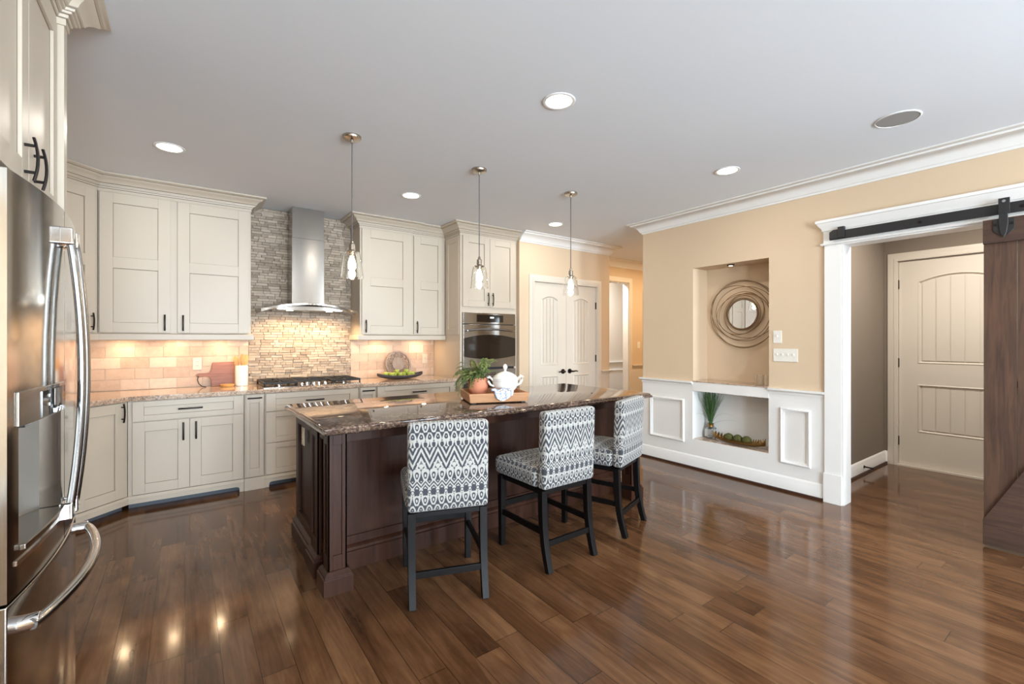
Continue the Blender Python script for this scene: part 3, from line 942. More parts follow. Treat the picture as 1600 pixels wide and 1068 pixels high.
# ================================================================ refrigerator (front faces +x)
FXC = 2.045
def fx(y): return -.352 + .034 * (1 - ((y - FXC) / .428) ** 2)
def curved(mb, y0, y1, z0, z1, xb, n=14, off=0.0):
    pts = [(fx(y0 + (y1 - y0) * i / n) + off, y0 + (y1 - y0) * i / n) for i in range(n + 1)]
    return mb.prism([(xb, y0)] + pts + [(xb, y1)], z0, z1)
r = thing('refrigerator', 'stainless french-door refrigerator with water dispenser at the left edge', 'refrigerator', (-.80, FXC, 0))
MB().box(-1.24, -.44, 1.622, 2.468, .02, 1.775).build('body', Mat('graphite_side', srgb(112, 112, 114), .4, .6).m, r, bevel=.006)
XBK = -.437
# left door with the dispenser recess
dy0, dy1, dz0, dz1 = 1.672, 2.000, .830, 1.232
m = MB()
curved(m, 1.617, 2.043, dz1, 1.790, XBK, 24); curved(m, 1.617, 2.043, .724, dz0, XBK, 24)
curved(m, 1.617, dy0, dz0, dz1, XBK, 4); curved(m, dy1, 2.043, dz0, dz1, XBK, 4)
m.box(XBK, XBK + .006, dy0, dy1, dz0, dz1)
L = m.build('door', m_fridge, r)
m = MB(); curved(m, 2.048, 2.473, .724, 1.790, XBK, 24)
Rr = m.build('door', m_fridge, r, bevel=.004)
m = MB(); curved(m, 1.617, 2.473, .075, .716, XBK, 40)
Dr = m.build('freezer_drawer', m_fridge, r, bevel=.004)
m = MB(); m.box(-.44, -.40, 1.63, 2.46, .02, .070).build('kick_grille', m_black, r)
def bowed(y, z0, z1, mb):
    pts = []
    n = 22
    for i in range(n + 1):
        s = i / n
        pts.append((fx(y) + .014 + .034 * math.sin(math.pi * s) ** .8, y, z0 + (z1 - z0) * s))
    return mb.tube(pts, .0125, 12, up=(0, 1, 0), sx=.9, sy=1.15)
for y, par in ((2.005, L), (2.087, Rr)):
    m = MB(); bowed(y, .800, 1.725, m)
    h = m.build('handle', m_handle, par)
    for z in (.825, 1.700): MB().box(fx(y) - .004, fx(y) + .030, y - .020, y + .020, z - .028, z + .028).build('handle_mount', m_chrome, par, bevel=.006)
m = MB(); pts = []
for i in range(25):
    s = i / 24; y = 1.662 + (2.430 - 1.662) * s
    pts.append((fx(y) + .026 + .042 * math.sin(math.pi * s) ** .7, y, .640))
m.tube(pts, .0145, 12)
m.build('handle', m_handle, Dr)
for y in (1.680, 2.412): MB().disc((fx(y) + .016, y, .640), .021, .042, 'x', 20).build('handle_mount', m_chrome, Dr, bevel=.003)
# dispenser
m = MB()
cz = 1.148
curved(m, dy0 - .012, dy1 + .012, cz, dz1 + .006, XBK + .010, 16, .006)
m.build('dispenser_panel', m_steel, L, bevel=.003)
m = MB(); curved(m, 1.790, 2.006, cz + .006, dz1 - .006, XBK + .02, 8, .0085)
dp = m.build('dispenser_control', m_blackglass, L)
m = MB(); curved(m, 1.890, 1.985, 1.176, 1.226, XBK + .03, 6, .0095)
m.build('display', Mat('display_glass', srgb(112, 100, 88), .1).m, L)
for z in (1.185, 1.210): MB().disc((fx(1.84) + .0095, 1.84, z), .005, .002, 'x', 10).build('control_button', m_plastic, L)
for y in (1.905, 1.940, 1.975): MB().box(fx(y) + .007, fx(y) + .0125, y - .010, y + .010, 1.154, 1.166).build('control_button', m_chrome, L)
# concave recess liner and tray
m = MB(); n = 16
ins = []; out = []
for i in range(n + 1):
    y = dy0 + (dy1 - dy0) * i / n
    s = (2 * i / n - 1)
    ins.append((XBK + .010 + .060 * s * s, y)); out.append((XBK + .004, y))
m.prism(ins + out[::-1], dz0, cz)
m.build('dispenser_recess', steel('satin_recess', (.42, .39, .35, 1), .42), L)
m = MB(); curved(m, dy0 + .004, dy1 - .004, dz0 + .0005, dz0 + .016, XBK + .012, 14, .012)
m.build('drip_tray', m_steel, L, bevel=.003)
m = MB()
m.box(XBK + .03, XBK + .07, 1.845, 1.900, 1.122, 1.148)
m.build('dispenser_spout', m_black, L)
m = MB(); curved(m, dy0 - .018, dy1 - .01, .800, .812, XBK + .03, 14, .004); m.build('dispenser_trim', m_chrome, L)

# ================================================================ range hood
HXC = 1.0485
r = thing('range_hood', 'stainless range hood with curved canopy and square chimney over the cooktop', 'range hood', (HXC, 5.2, 1.66))
m = MB().box(.8905, 1.2065, 5.087, YB - .026, 1.715, 2.425)
m.build('chimney', m_steel, r, bevel=.003)
MB().box(.8935, 1.2035, 5.090, YB - .026, 2.425, H - .002).build('chimney_sleeve', m_steel, r, bevel=.002)
# arched canopy: thickness tapers towards the tips, bowed front edge
n = 32; vs = []; fs = []
for i in range(n + 1):
    s = -1 + 2 * i / n
    x = HXC + .4575 * s
    zt = 1.742 - .070 * abs(s) ** 2.0
    th = .022 + .010 * s * s
    yf = 4.872 + .055 * s * s
    vs += [(x, yf, zt), (x, YB - .026, zt), (x, YB - .026, zt - th), (x, yf, zt - th)]
for i in range(n):
    a, b = 4 * i, 4 * i + 4
    for k in range(4): fs.append((a + k, a + (k + 1) % 4, b + (k + 1) % 4, b + k))
fs += [(0, 1, 2, 3), (4*n + 3, 4*n + 2, 4*n + 1, 4*n)]
MB().add(vs, fs).build('canopy', m_steel, r, bevel=.003)
m = MB().prism([(HXC - .36, 1.698), (HXC - .30, 1.668), (HXC + .30, 1.668), (HXC + .36, 1.698), (HXC + .2, 1.714), (HXC - .2, 1.714)], 4.965, YB - .03, 'y')
m.build('filter_housing', m_steel, r, bevel=.003)
for k in range(5): MB().disc((HXC - .06 + k * .035, 4.870, 1.728), .0075, .010, 'y', 14).build('control_button', m_chrome, r)
for k, x in enumerate((HXC - .19, HXC + .19)):
    MB().disc((x, 5.02, 1.666), .032, .004, 'z', 20).build('hood_lamp', m_puck, r)
    light('hood_light', 'SPOT', (x, 5.02, 1.655), 28, WARM, .03, rot=(R(14), 0, 0), spot=(R(150), .6))

# ================================================================ gas cooktop
r = thing('gas_cooktop', 'black and stainless gas cooktop with iron grates set into the counter', 'cooktop', (1.045, 5.03, .9135))
CX0, CX1, CY0, CY1 = .592, 1.502, 4.772, 5.292
MB().box(CX0, CX1, CY0, CY1, .914, .922).build('cook_plate', m_steel, r, bevel=.003)
zb = .922
for bx, by, br in ((.74, 5.17, .045), (.74, 4.91, .050), (1.047, 5.12, .062), (1.354, 5.17, .050), (1.354, 4.91, .042)):
    b = MB().lathe([(br, 0), (br, .008), (br * .8, .012), (br * .8, .018)], 24, (bx, by, zb)).build('burner', m_steel, r)
    MB().lathe([(br * .78, 0), (br * .78, .009), (br * .5, .012)], 24, (bx, by, zb + .018)).build('burner_cap', m_iron, b)
for gx0, gx1 in ((.604, .884), (.896, 1.198), (1.210, 1.490)):
    g = MB()
    y0 = 4.792 if not (.89 < gx0 < 1) else 4.93
    y1 = 5.278
    zt = zb + .036
    w = .018
    g.bar((gx0, y0, zt), (gx1, y0, zt), w).bar((gx0, y1, zt), (gx1, y1, zt), w).bar((gx0, y0, zt), (gx0, y1, zt), w).bar((gx1, y0, zt), (gx1, y1, zt), w)
    ym = (y0 + y1) / 2; xm = (gx0 + gx1) / 2
    g.bar((gx0, ym, zt), (gx1, ym, zt), w).bar((xm, y0, zt - .004), (xm, y1, zt - .004), .010)
    for a in ((y0 + ym) / 2, (y1 + ym) / 2) if y0 < 4.9 else (ym,):
        for sx, sy in ((1, 0), (-1, 0), (0, 1), (0, -1)):
            g.tube([(xm + sx * .03, a + sy * .03, zt + .006), (xm + sx * (gx1 - gx0) / 2, a + sy * (ym - y0) / 2 if sy else a, zt)], .0095, 6)
    for xx in (gx0, gx1):
        for yy in (y0, y1):
            g.tube([(xx, yy, zt), (xx, yy, zb + .0005)], [.007, .008], 8)
    g.build('grate', m_iron, r)
for k in range(5):
    x = .935 + (k if k < 5 else 0) * .056
    y = 4.838 + (.035 if k % 2 else 0)
    kn = MB().lathe([(.021, 0), (.021, .006), (.017, .008), (.016, .022), (.013, .025)], 18, (x, y, zb)).build('knob', m_chrome, r)

# ================================================================ built-in double oven
OX0, OX1 = 2.6465, 3.4035
r = thing('wall_oven', 'stainless built-in double wall oven with bowed handles in the tall cabinet', 'oven', (3.025, 4.66, .486))
MB().box(OX0 + .01, OX1 - .01, 4.664, 5.28, .49, 1.69).build('body', m_black, r)
c = MB().box(OX0, OX1, 4.632, 4.664, 1.560, 1.694).build('control_panel', m_steel, r, bevel=.003)
MB().box(2.830, 3.215, 4.6295, 4.633, 1.585, 1.672).build('display', m_blackglass, c)
MB().box(3.02, 3.075, 4.6285, 4.630, 1.632, 1.650).build('clock', emit('clock_glow', (.75, .82, .8, 1), .8), c)
def oven_door(z0, z1):
    d = MB().box(OX0, OX1, 4.626, 4.664, z0, z1).build('door', m_steel, r, bevel=.003)
    zt, zb_ = z1 - .165, z0 + .135
    top = [(OX0 + .006 + (OX1 - OX0 - .012) * i / 16, zt + .045 * (1 - (i / 8 - 1) ** 2)) for i in range(17)]
    bot = [(OX1 - .006 - (OX1 - OX0 - .012) * i / 16, zb_ - .035 * (1 - (i / 8 - 1) ** 2)) for i in range(17)]
    MB().prism(top + bot, 4.622, 4.6265, 'y').build('window', m_blackglass, d)
    h = MB(); pts = []
    for i in range(17):
        s = i / 16
        pts.append((OX0 + .04 + (OX1 - OX0 - .08) * s, 4.600 - .022 * math.sin(math.pi * s), z1 - .075 + .022 * math.sin(math.pi * s)))
    h.tube(pts, .010, 10)
    for p in (pts[0], pts[-1]): h.tube([(p[0], 4.628, p[2]), (p[0], 4.598, p[2])], .011, 10)
    h.build('handle', m_handle, d)
oven_door(1.036, 1.553)
oven_door(.495, 1.012)

# ================================================================ island
r = thing('kitchen_island', 'dark espresso wood island base with corner posts and panelled ends', 'kitchen island', (1.9, 3.0, 0))
IX0, IX1 = .655, 3.175
m = MB().box(IX0, IX1, 2.785, 3.475, .0, .8725)
m.build('body', m_espresso, r)
# seating side: frame and plinth
m = MB()
m.box(IX0 + .01, IX1 - .01, 2.773, 2.785, .79, .8725).box(IX0 + .01, IX1 - .01, 2.773, 2.785, .12, .19)
m.sweep([(IX0, 2.785), (IX1, 2.785)], [(0, 0), (.040, 0), (.040, .105), (.030, .112), (.030, .124), (.014, .142), (0, .146)])
m.build('back_panel', m_espresso, r, bevel=.0015)
def ipost(x0, x1, y0, y1, name, sides):
    """square post with recessed panel faces and a stepped plinth"""
    m = MB().box(x0 + .010, x1 - .010, y0 + .010, y1 - .010, .0, .8725)
    f = .026
    def frame(u0, u1, Mp):
        mm = MB()
        for a, b, c, d in ((u0, u0 + f, .12, .8725), (u1 - f, u1, .12, .8725), (u0 + f, u1 - f, .12, .20), (u0 + f, u1 - f, .80, .8725)):
            vs = [Mp(p, q, h) for h in (0, .010) for p, q in ((a, c), (b, c), (b, d), (a, d))]
            mm.add(vs, [(0, 1, 2, 3), (7, 6, 5, 4), (0, 4, 5, 1), (1, 5, 6, 2), (2, 6, 7, 3), (3, 7, 4, 0)])
        m.add(mm.v, mm.f)
    frame(x0, x1, lambda u, v, h: (u, y0 + .010 - h, v)); frame(x0, x1, lambda u, v, h: (u, y1 - .010 + h, v))
    frame(y0, y1, lambda u, v, h: (x0 + .010 - h, u, v)); frame(y0, y1, lambda u, v, h: (x1 - .010 + h, u, v))
    m.sweep([(x0, y0), (x0, y1), (x1, y1), (x1, y0)], [(-.012, 0), (.028, 0), (.028, .088), (.021, .094), (.021, .104), (.006, .122), (-.012, .124)], closed=True, side=-1)
    return m.build(name, m_espresso, r, bevel=.0015)
ipost(.622, .722, 2.545, 2.650, 'corner_post', 4)
ipost(3.105, 3.205, 2.545, 2.650, 'corner_post', 4)
ipost(.624, .720, 2.792, 2.960, 'pilaster', 4)
ipost(3.107, 3.203, 2.792, 2.960, 'pilaster', 4)
m = MB().box(.722, 3.105, 2.556, 2.580, .806, .8725).box(.632, .656, 2.650, 2.792, .806, .8725).box(3.171, 3.195, 2.650, 2.792, .806, .8725)
m.build('apron', m_espresso, r, bevel=.0015)
for sx, x in ((-1, IX0), (1, IX1)):       # end panels
    m = MB()
    q = lambda a, b, c, d: m.box(min(x, x + sx * .020), max(x, x + sx * .020), a, b, c, d)
    q(2.965, 3.035, .10, .8725); q(3.405, 3.475, .10, .8725); q(3.035, 3.405, .795, .8725); q(3.035, 3.405, .10, .19)
    P_ = [(x, 2.965), (x, 3.475)] if sx < 0 else [(x, 3.475), (x, 2.965)]
    m.sweep(P_, [(0, 0), (.050, 0), (.050, .095), (.040, .102), (.040, .112), (.022, .132), (0, .134)], side=-1)
    m.build('end_panel', m_espresso, r, bevel=.0015)
m = MB().box(IX0, IX1, 3.475, 3.495, .10, .8725)
for k in range(5):
    a = IX0 + .02 + k * .498; m.box(a, a + .488, 3.495, 3.513, .115, .865)
m.build('door_front', m_espresso, r, bevel=.002)
# stone top with a stepped ogee edge
TX0, TX1, TY0, TY1 = .572, 3.245, 2.432, 3.545
lay = [(.012, .8735), (.004, .8780), (.0, .884), (.0, .892), (.008, .8985), (.012, .900), (.012, .904), (.016, .911), (.024, .9140)]
vs = []; fs = []
for ins_, z in lay:
    vs += [(TX0 + ins_, TY0 + ins_, z), (TX1 - ins_, TY0 + ins_, z), (TX1 - ins_, TY1 - ins_, z), (TX0 + ins_, TY1 - ins_, z)]
for i in range(len(lay) - 1):
    for k in range(4): fs.append((4*i + k, 4*i + (k+1) % 4, 4*i + 4 + (k+1) % 4, 4*i + 4 + k))
fs += [(3, 2, 1, 0), tuple(4 * (len(lay) - 1) + k for k in range(4))]
tag(MB().add(vs, fs).build('island_countertop', m_granite_i, loc=(1.9, 3.0, .8735), angle=50),
    'glossy brown speckled granite slab on the kitchen island', 'countertop')
# ================================================================ bar stools
def cushion(x0, x1, y0, y1, z0, z1, dome_z=0.0, dome_y=0.0, rad=.022, n=10, lean=0.0):
    """rounded upholstered block"""
    m = MB()
    cx, cy, cz = (x0 + x1) / 2, (y0 + y1) / 2, (z0 + z1) / 2
    hx, hy, hz = (x1 - x0) / 2, (y1 - y0) / 2, (z1 - z0) / 2
    def place(p):
        q = [max(-h + rad, min(h - rad, c)) for c, h in zip(p, (hx, hy, hz))]
        d = Vector(p) - Vector(q)
        if d.length > 1e-9: p = Vector(q) + d.normalized() * rad
        p = Vector(p)
        u, v, w = p.x / hx, p.y / hy, p.z / hz
        p.z += dome_z * (1 - u * u) * (1 - v * v) * max(0, w)
        p.y += dome_y * (1 - u * u) * (1 - w * w) * max(0, -v) * -1
        p.y -= lean * max(0.0, (p.z + hz)) / (2 * hz)
        return (p.x + cx, p.y + cy, p.z + cz)
    def knots(h):
        a = [-h, -h + rad * .3, -h + rad * .7, -h + rad]
        mid = [(-h + rad) + (2 * (h - rad)) * i / n for i in range(1, n)]
        return a + mid + [h - rad, h - rad * .7, h - rad * .3, h]
    ks = [knots(hx), knots(hy), knots(hz)]
    for ax in range(3):
        a, b = [i for i in range(3) if i != ax]
        for s in (-1, 1):
            vs = []
            A, B = ks[a], ks[b]
            for p in A:
                for q in B:
                    pt = [0, 0, 0]; pt[ax] = s * (hx, hy, hz)[ax]; pt[a] = p; pt[b] = q
                    vs.append(place(tuple(pt)))
            k = len(B)
            m.add(vs, [(i*k + j, (i+1)*k + j, (i+1)*k + j + 1, i*k + j + 1) for i in range(len(A) - 1) for j in range(k - 1)])
    return m
def weld(o):
    bm = bmesh.new(); bm.from_mesh(o.data)
    bmesh.ops.remove_doubles(bm, verts=bm.verts, dist=.0004)
    bmesh.ops.recalc_face_normals(bm, faces=bm.faces)
    bm.to_mesh(o.data); bm.free()
    for p in o.data.polygons: p.use_smooth = True
SG = 'ikat counter stools at the island'
stool = thing('bar_stool', 'ikat slipcovered counter stool angled at the left end of the island', 'bar stool', (0, 0, 0), 0, SG)
def stool_parts(t):
    o = part(cushion(-.222, .222, -.150, .285, .478, .592, dome_z=.022, rad=.03), 'seat', m_ikat, t, uv=True); weld(o)
    o = part(cushion(-.212, .212, -.222, -.148, .480, .945, dome_y=.012, rad=.022, lean=.016), 'backrest', m_ikat, t, uv=True); weld(o)
    for s in (-1, 1):
        m = MB()
        m.tube([(s * .192, .235, .47), (s * .190, .236, .0)], [.030, .024], 4, rot=math.pi / 4)
        part(m, 'leg', m_blackleg, t, bevel=.002)
        m = MB()
        pts = [(s * .190, y, z) for y, z in ((-.178, .47), (-.180, .36), (-.186, .25), (-.200, .15), (-.222, .06), (-.240, .0))]
        m.tube(pts, [.029, .029, .028, .027, .026, .025], 4, rot=math.pi / 4, up=(0, 1, 0))
        part(m, 'leg', m_blackleg, t, bevel=.002)
        part(MB().box(s * .190 - .009, s * .190 + .009, -.17, .222, .205, .240), 'stretcher', m_blackleg, t, bevel=.002)
    part(MB().box(-.175, .175, .225, .245, .255, .292), 'stretcher', m_blackleg, t, bevel=.002)
    part(MB().box(-.175, .175, -.212, -.194, .138, .172), 'stretcher', m_blackleg, t, bevel=.002)
    part(MB().box(-.20, .20, -.19, .25, .445, .470), 'seat_frame', m_blackleg, t, bevel=.002)
stool_parts(stool)
def pose(bx, by, deg):
    a = R(deg)
    return (bx - math.sin(a) * .245, by + math.cos(a) * .245, 0), a
p, a = pose(1.112, 2.085, -19.0)
stool.location = p; stool.rotation_euler.z = a
p, a = pose(1.922, 2.018, 1.0)
copy_tree(stool, p, a, 'ikat slipcovered counter stool in the middle, facing the island straight on', SG)
p, a = pose(2.650, 2.130, 19.0)
copy_tree(stool, p, a, 'ikat slipcovered counter stool angled at the right end of the island', SG)

# ================================================================ pendant lights
PG = 'glass pendant lights over the island'
def pendant(t, x, y):
    part(MB().lathe([(.0605, H), (.0605, H - .012), (.056, H - .020), (.012, H - .026), (.009, H - .046)], 32, (0, 0, -1.78)), 'canopy', m_nickel, t)
    part(MB().tube([(0, 0, H - 1.78 - .044), (0, 0, 2.030 - 1.78)], .0038, 8), 'cord', m_cord, t)
    z0 = -1.78
    so = part(MB().lathe([(.005, 2.040), (.010, 2.036), (.012, 2.020), (.020, 2.014), (.0215, 1.975), (.026, 1.970), (.036, 1.966), (.037, 1.958), (.020, 1.956), (.018, 1.935)], 24, (0, 0, z0)), 'socket', m_nickel, t)
    # open-bottomed glass bell, wall 3 mm
    out = [(.034, 1.966), (.046, 1.960), (.053, 1.950), (.058, 1.930), (.0635, 1.890), (.0690, 1.840), (.0735, 1.790), (.0735, 1.787)]
    inn = [(r_ - .003, z) for r_, z in out[::-1]]
    inn[0] = (.0705, 1.787); inn[-1] = (.034, 1.963)
    part(MB().lathe(out + inn, 40, (0, 0, z0), closed=True), 'lamp_shade', m_glass, t)
    b = part(MB().lathe([(.012, 1.936), (.014, 1.925), (.022, 1.900), (.027, 1.876), (.026, 1.858), (.018, 1.842), (.004, 1.835)], 20, (0, 0, z0)), 'bulb', m_bulb, t)
for i, (x, lab) in enumerate(((.914, 'left clear glass bell pendant, nearest the range hood'), (1.922, 'middle clear glass bell pendant, in front of the tall cabinets'), (2.927, 'right clear glass bell pendant, in front of the pantry doors'))):
    if i == 0:
        pen = thing('pendant_light', lab, 'pendant light', (x, 3.106, 1.78), 0, PG); pendant(pen, x, 3.106)
    else: copy_tree(pen, (x, 3.106, 1.78), 0, lab, PG)
    light('pendant_lamp', 'POINT', (x, 3.106, 1.815), 7, WARM, .025)

# ================================================================ ceiling fittings
RG = 'recessed ceiling downlights'
CANS = [(-.089, 4.051, 'round recessed downlight in the ceiling before the large left wall cabinet'),
        (1.745, 4.051, 'round recessed downlight in the ceiling between the left and middle pendants'),
        (3.569, 4.051, 'round recessed downlight in the ceiling near the pantry doors'),
        (1.745, 1.950, 'round recessed downlight nearest the camera, upper middle of the ceiling'),
        (3.569, 1.950, 'round recessed downlight in the ceiling toward the niche wall')]
for i, (x, y, lab) in enumerate(CANS):
    if i == 0:
        can = thing('recessed_light', lab, 'downlight', (x, y, H), 0, RG)
        part(MB().lathe([(.094, -.0002), (.094, -.004), (.088, -.0065), (.076, -.004), (.074, -.0002)], 36, closed=True), 'trim_ring', m_white, can)
        part(MB().lathe([(.0735, -.0004), (.072, -.003), (.03, -.0045)], 36), 'lens', m_lens, can)
    else: copy_tree(can, (x, y, H), 0, lab, RG)
    light('downlight', 'AREA', (x, y, H - .012), CAN_W, (1.0, .92, .82), .14)
for x, y in ((-.089, -.15), (1.745, -.15), (3.569, -.15)): light('downlight', 'AREA', (x, y, H - .012), CAN_W, (1.0, .92, .82), .14)
light('hall_light', 'AREA', (6.0, 4.3, H - .03), 22, (1.0, .74, .46), .25)
light('hall_light', 'AREA', (7.2, 4.4, H - .03), 20, (1.0, .72, .42), .25)
light('laundry_light', 'AREA', (5.2, .7, H - .03), 50, (1.0, .94, .86), .2)
r = thing('ceiling_speaker', 'round grey ceiling speaker grille at the upper right', 'speaker', (3.590, .872, H))
part(MB().lathe([(.115, -.0002), (.115, -.004), (.108, -.006), (.106, -.0002)], 36, closed=True), 'rim', m_white, r)
part(MB().lathe([(.106, -.0004), (.105, -.004), (.06, -.0045)], 36), 'grille', m_grille, r)

# ================================================================ on the island: tray, fern, tureen, towel
TA = R(-19.5)
TC = (1.885, 2.845)
t = thing('serving_tray', 'square wooden serving tray holding the fern and white tureen on the island', 'tray', (TC[0], TC[1], .9142), TA)
hw, hd = .213, .183
part(MB().box(-hw, hw, -hd, hd, .010, .022), 'base', m_tray, t, bevel=.002)
m = MB().sweep([(-hw, -hd), (-hw, hd), (hw, hd), (hw, -hd)], [(.0, .010), (-.010, .074), (.004, .074), (.014, .022), (.014, .010)], closed=True)
part(m, 'rim', m_tray, t, bevel=.002)
for sx in (-1, 1):
    for sy in (-1, 1): m = MB().box(sx * (hw - .03) - .015, sx * (hw - .03) + .015, sy * (hd - .03) - .015, sy * (hd - .03) + .015, 0, .010); part(m, 'foot', m_dark, t)
TZ = .9142 + .0225
def tray_pt(a, b): 
    return (TC[0] + math.cos(TA) * a - math.sin(TA) * b, TC[1] + math.sin(TA) * a + math.cos(TA) * b)
px, py = 1.800, 2.925
f = thing('potted_fern', 'green fern spilling out of a round terracotta pot on the tray', 'plant', (px, py, TZ))
part(MB().lathe([(.050, 0), (.050, .012), (.046, .016), (.060, .034), (.072, .062), (.076, .095), (.076, .150), (.069, .150), (.068, .134)], 32), 'pot', m_terra, f)
part(MB().disc((0, 0, .130), .068, .006, 'z', 24), 'soil', m_soil, f)
rng = random.Random(7)
m = MB()
def frond(m, a, L, lift, droop, c=(0, 0, .134)):
    n = 13; pts = []
    for i in range(n + 1):
        s = i / n
        rr = L * s * (1 - .10 * s)
        pts.append(Vector((c[0] + math.cos(a) * rr, c[1] + math.sin(a) * rr, c[2] + lift * math.sin(min(1, s * 1.15) * math.pi * .5) - droop * s * s * s)))
    m.tube(pts, [.0016 * (1 - .6 * i / n) + .0003 for i in range(n + 1)], 5)
    for i in range(2, n + 1):
        s = i / n
        tdir = (pts[i] - pts[i-1]).normalized()
        side = tdir.cross(Vector((0, 0, 1))).normalized()
        ln = .030 * math.sin(math.pi * (.18 + .78 * s)) + .004
        for q in (0.0, .5):
            base = pts[i-1].lerp(pts[i], q)
            for sg in (-1, 1):
                tip = base + side * sg * ln + tdir * ln * .55 + Vector((0, 0, rng.uniform(-.006, .006)))
                mid = base.lerp(tip, .45); wv = tdir * .0048
                nz = Vector((0, 0, .0011))
                m.add([base, mid + wv + nz, tip, mid - wv + nz, mid - nz * 2], [(0, 1, 2), (0, 2, 3), (0, 4, 1), (1, 4, 2), (2, 4, 3), (3, 4, 0)])
for k in range(74):
    a = 2 * math.pi * k / 74 * 3.0 + rng.uniform(-.25, .25)
    u = rng.random()
    near = math.cos(a - R(-36)) > .35
    frond(m, a, rng.uniform(.08, .12) if near else rng.uniform(.12, .245), rng.uniform(.06, .13) + (.04 if u > .7 else 0) if near else rng.uniform(.02, .12) + (.05 if u > .7 else 0), .02 if near else rng.uniform(.02, .14))
frond(m, R(188), .25, .07, .15); frond(m, R(200), .26, .06, .17); frond(m, R(20), .24, .16, .02); frond(m, R(8), .22, .15, .02); frond(m, R(-40), .20, .10, .10)
part(m, 'fronds', m_fern, f, angle=180)
tx, ty = 1.962, 2.800
t = thing('soup_tureen', 'white porcelain soup tureen with domed lid on the wooden tray', 'tureen', (tx, ty, TZ), R(-15))
part(MB().lathe([(.052, 0), (.056, .008), (.044, .022), (.060, .040), (.088, .075), (.097, .105), (.099, .128), (.104, .134), (.104, .140), (.096, .141)], 40), 'bowl', m_porcelain, t)
l = part(MB().lathe([(.098, .142), (.095, .150), (.080, .166), (.055, .182), (.028, .192), (.012, .196)], 40), 'lid', m_porcelain, t)
part(MB().lathe([(.011, .195), (.008, .206), (.014, .216), (.018, .228), (.013, .242), (.004, .250)], 18), 'knob', m_porcelain, l)
for s in (-1, 1):
    m = MB().tube([(s * .090, -.0, .085), (s * .118, 0, .098), (s * .138, 0, .128), (s * .142, 0, .150), (s * .128, 0, .158), (s * .108, 0, .142), (s * .098, 0, .128)], [.008, .009, .010, .011, .010, .008, .007], 10, sx=1.5)
    part(m, 'handle', m_porcelain, t)
# towel draped over the front rim
m = MB(); vs = []; fs = []
nu, nv = 22, 26
for i in range(nu + 1):
    u = -1 + 2 * i / nu
    for j in range(nv + 1):
        v = j / nv
        a = .022 + u * .074 * (1 - .30 * max(0, v - .45)) + .01 * v
        # path: from beside the tureen, over the rim, down the outside of the tray
        wv = .006 * math.sin(u * 7 + v * 3) * (1 - abs(u) * .3)
        if v < .40:
            s = v / .40
            b, z = -.128 - .045 * s, .095 + (.004 - .012 * s) * 1.0 - .010 * math.sin(math.pi * s) + wv
        elif v < .58:
            s = (v - .40) / .18
            b, z = -.173 - .030 * s, .087 - .003 * s + .003 * math.sin(math.pi * s) + wv * .5
        else:
            s = (v - .58) / .42
            b, z = -.203 - .004 * s + wv * .5, .084 - .070 * s * (1 - .55 * abs(u + .25)) 
        vs.append((a, b, max(z, .020) if v > .58 else z))
for i in range(nu):
    for j in range(nv):
        k = i * (nv + 1) + j
        fs.append((k, k + nv + 1, k + nv + 2, k + 1))
o = MB().add(vs, fs).build('dish_towel', m_towel, local=True, loc=(TC[0], TC[1], .9142), uv=False, angle=180, rotz=TA)
L_ = o.data.uv_layers.new(name='UVMap')
for p_ in o.data.polygons:
    for li in p_.loop_indices:
        k = o.data.loops[li].vertex_index; L_.data[li].uv = ((k // (nv + 1)) / nu * .18, (k % (nv + 1)) / nv * .28)
sd = o.modifiers.new('thickness', 'SOLIDIFY'); sd.thickness = .0025; sd.offset = 1
tag(o, 'white and blue dish towel draped over the front of the wooden tray', 'towel')

# ================================================================ on the perimeter counter
CZ = .9140
c = thing('utensil_crock', 'white ceramic utensil crock beside the wooden cutting board', 'crock', (.456, 5.215, CZ))
part(MB().lathe([(.050, 0), (.054, .005), (.0545, .200), (.050, .203), (.048, .198), (.047, .012)], 32), 'jar', m_porcelain, c)
for i, (dx, dy, ax, ay, L, lab) in enumerate(((-.020, .010, -.16, .05, .285, 'wooden spoon leaning left in the white crock'), (.004, -.008, .03, -.04, .300, 'wooden spoon upright in the middle of the white crock'), (.018, .010, .15, .04, .295, 'wooden spoon leaning right in the white crock'))):
    d = Vector((ax, ay, 1)).normalized()
    b = Vector((.456 + dx - ax * .10, 5.215 + dy - ay * .1, CZ + .014))
    m = MB()
    n = 12; pts = [b + d * L * k / n for k in range(n + 1)]
    rad = [.0045, .0045, .0045, .0045, .0045, .0048, .0055, .0075, .014, .0205, .0235, .020, .009]
    m.tube(pts, rad, 12, up=(0, 1, 0), sx=1.0, sy=.42)
    tag(m.build('wooden_spoon', m_spoon, loc=tuple(b)), lab, 'spoon', 'wooden spoons in the crock')
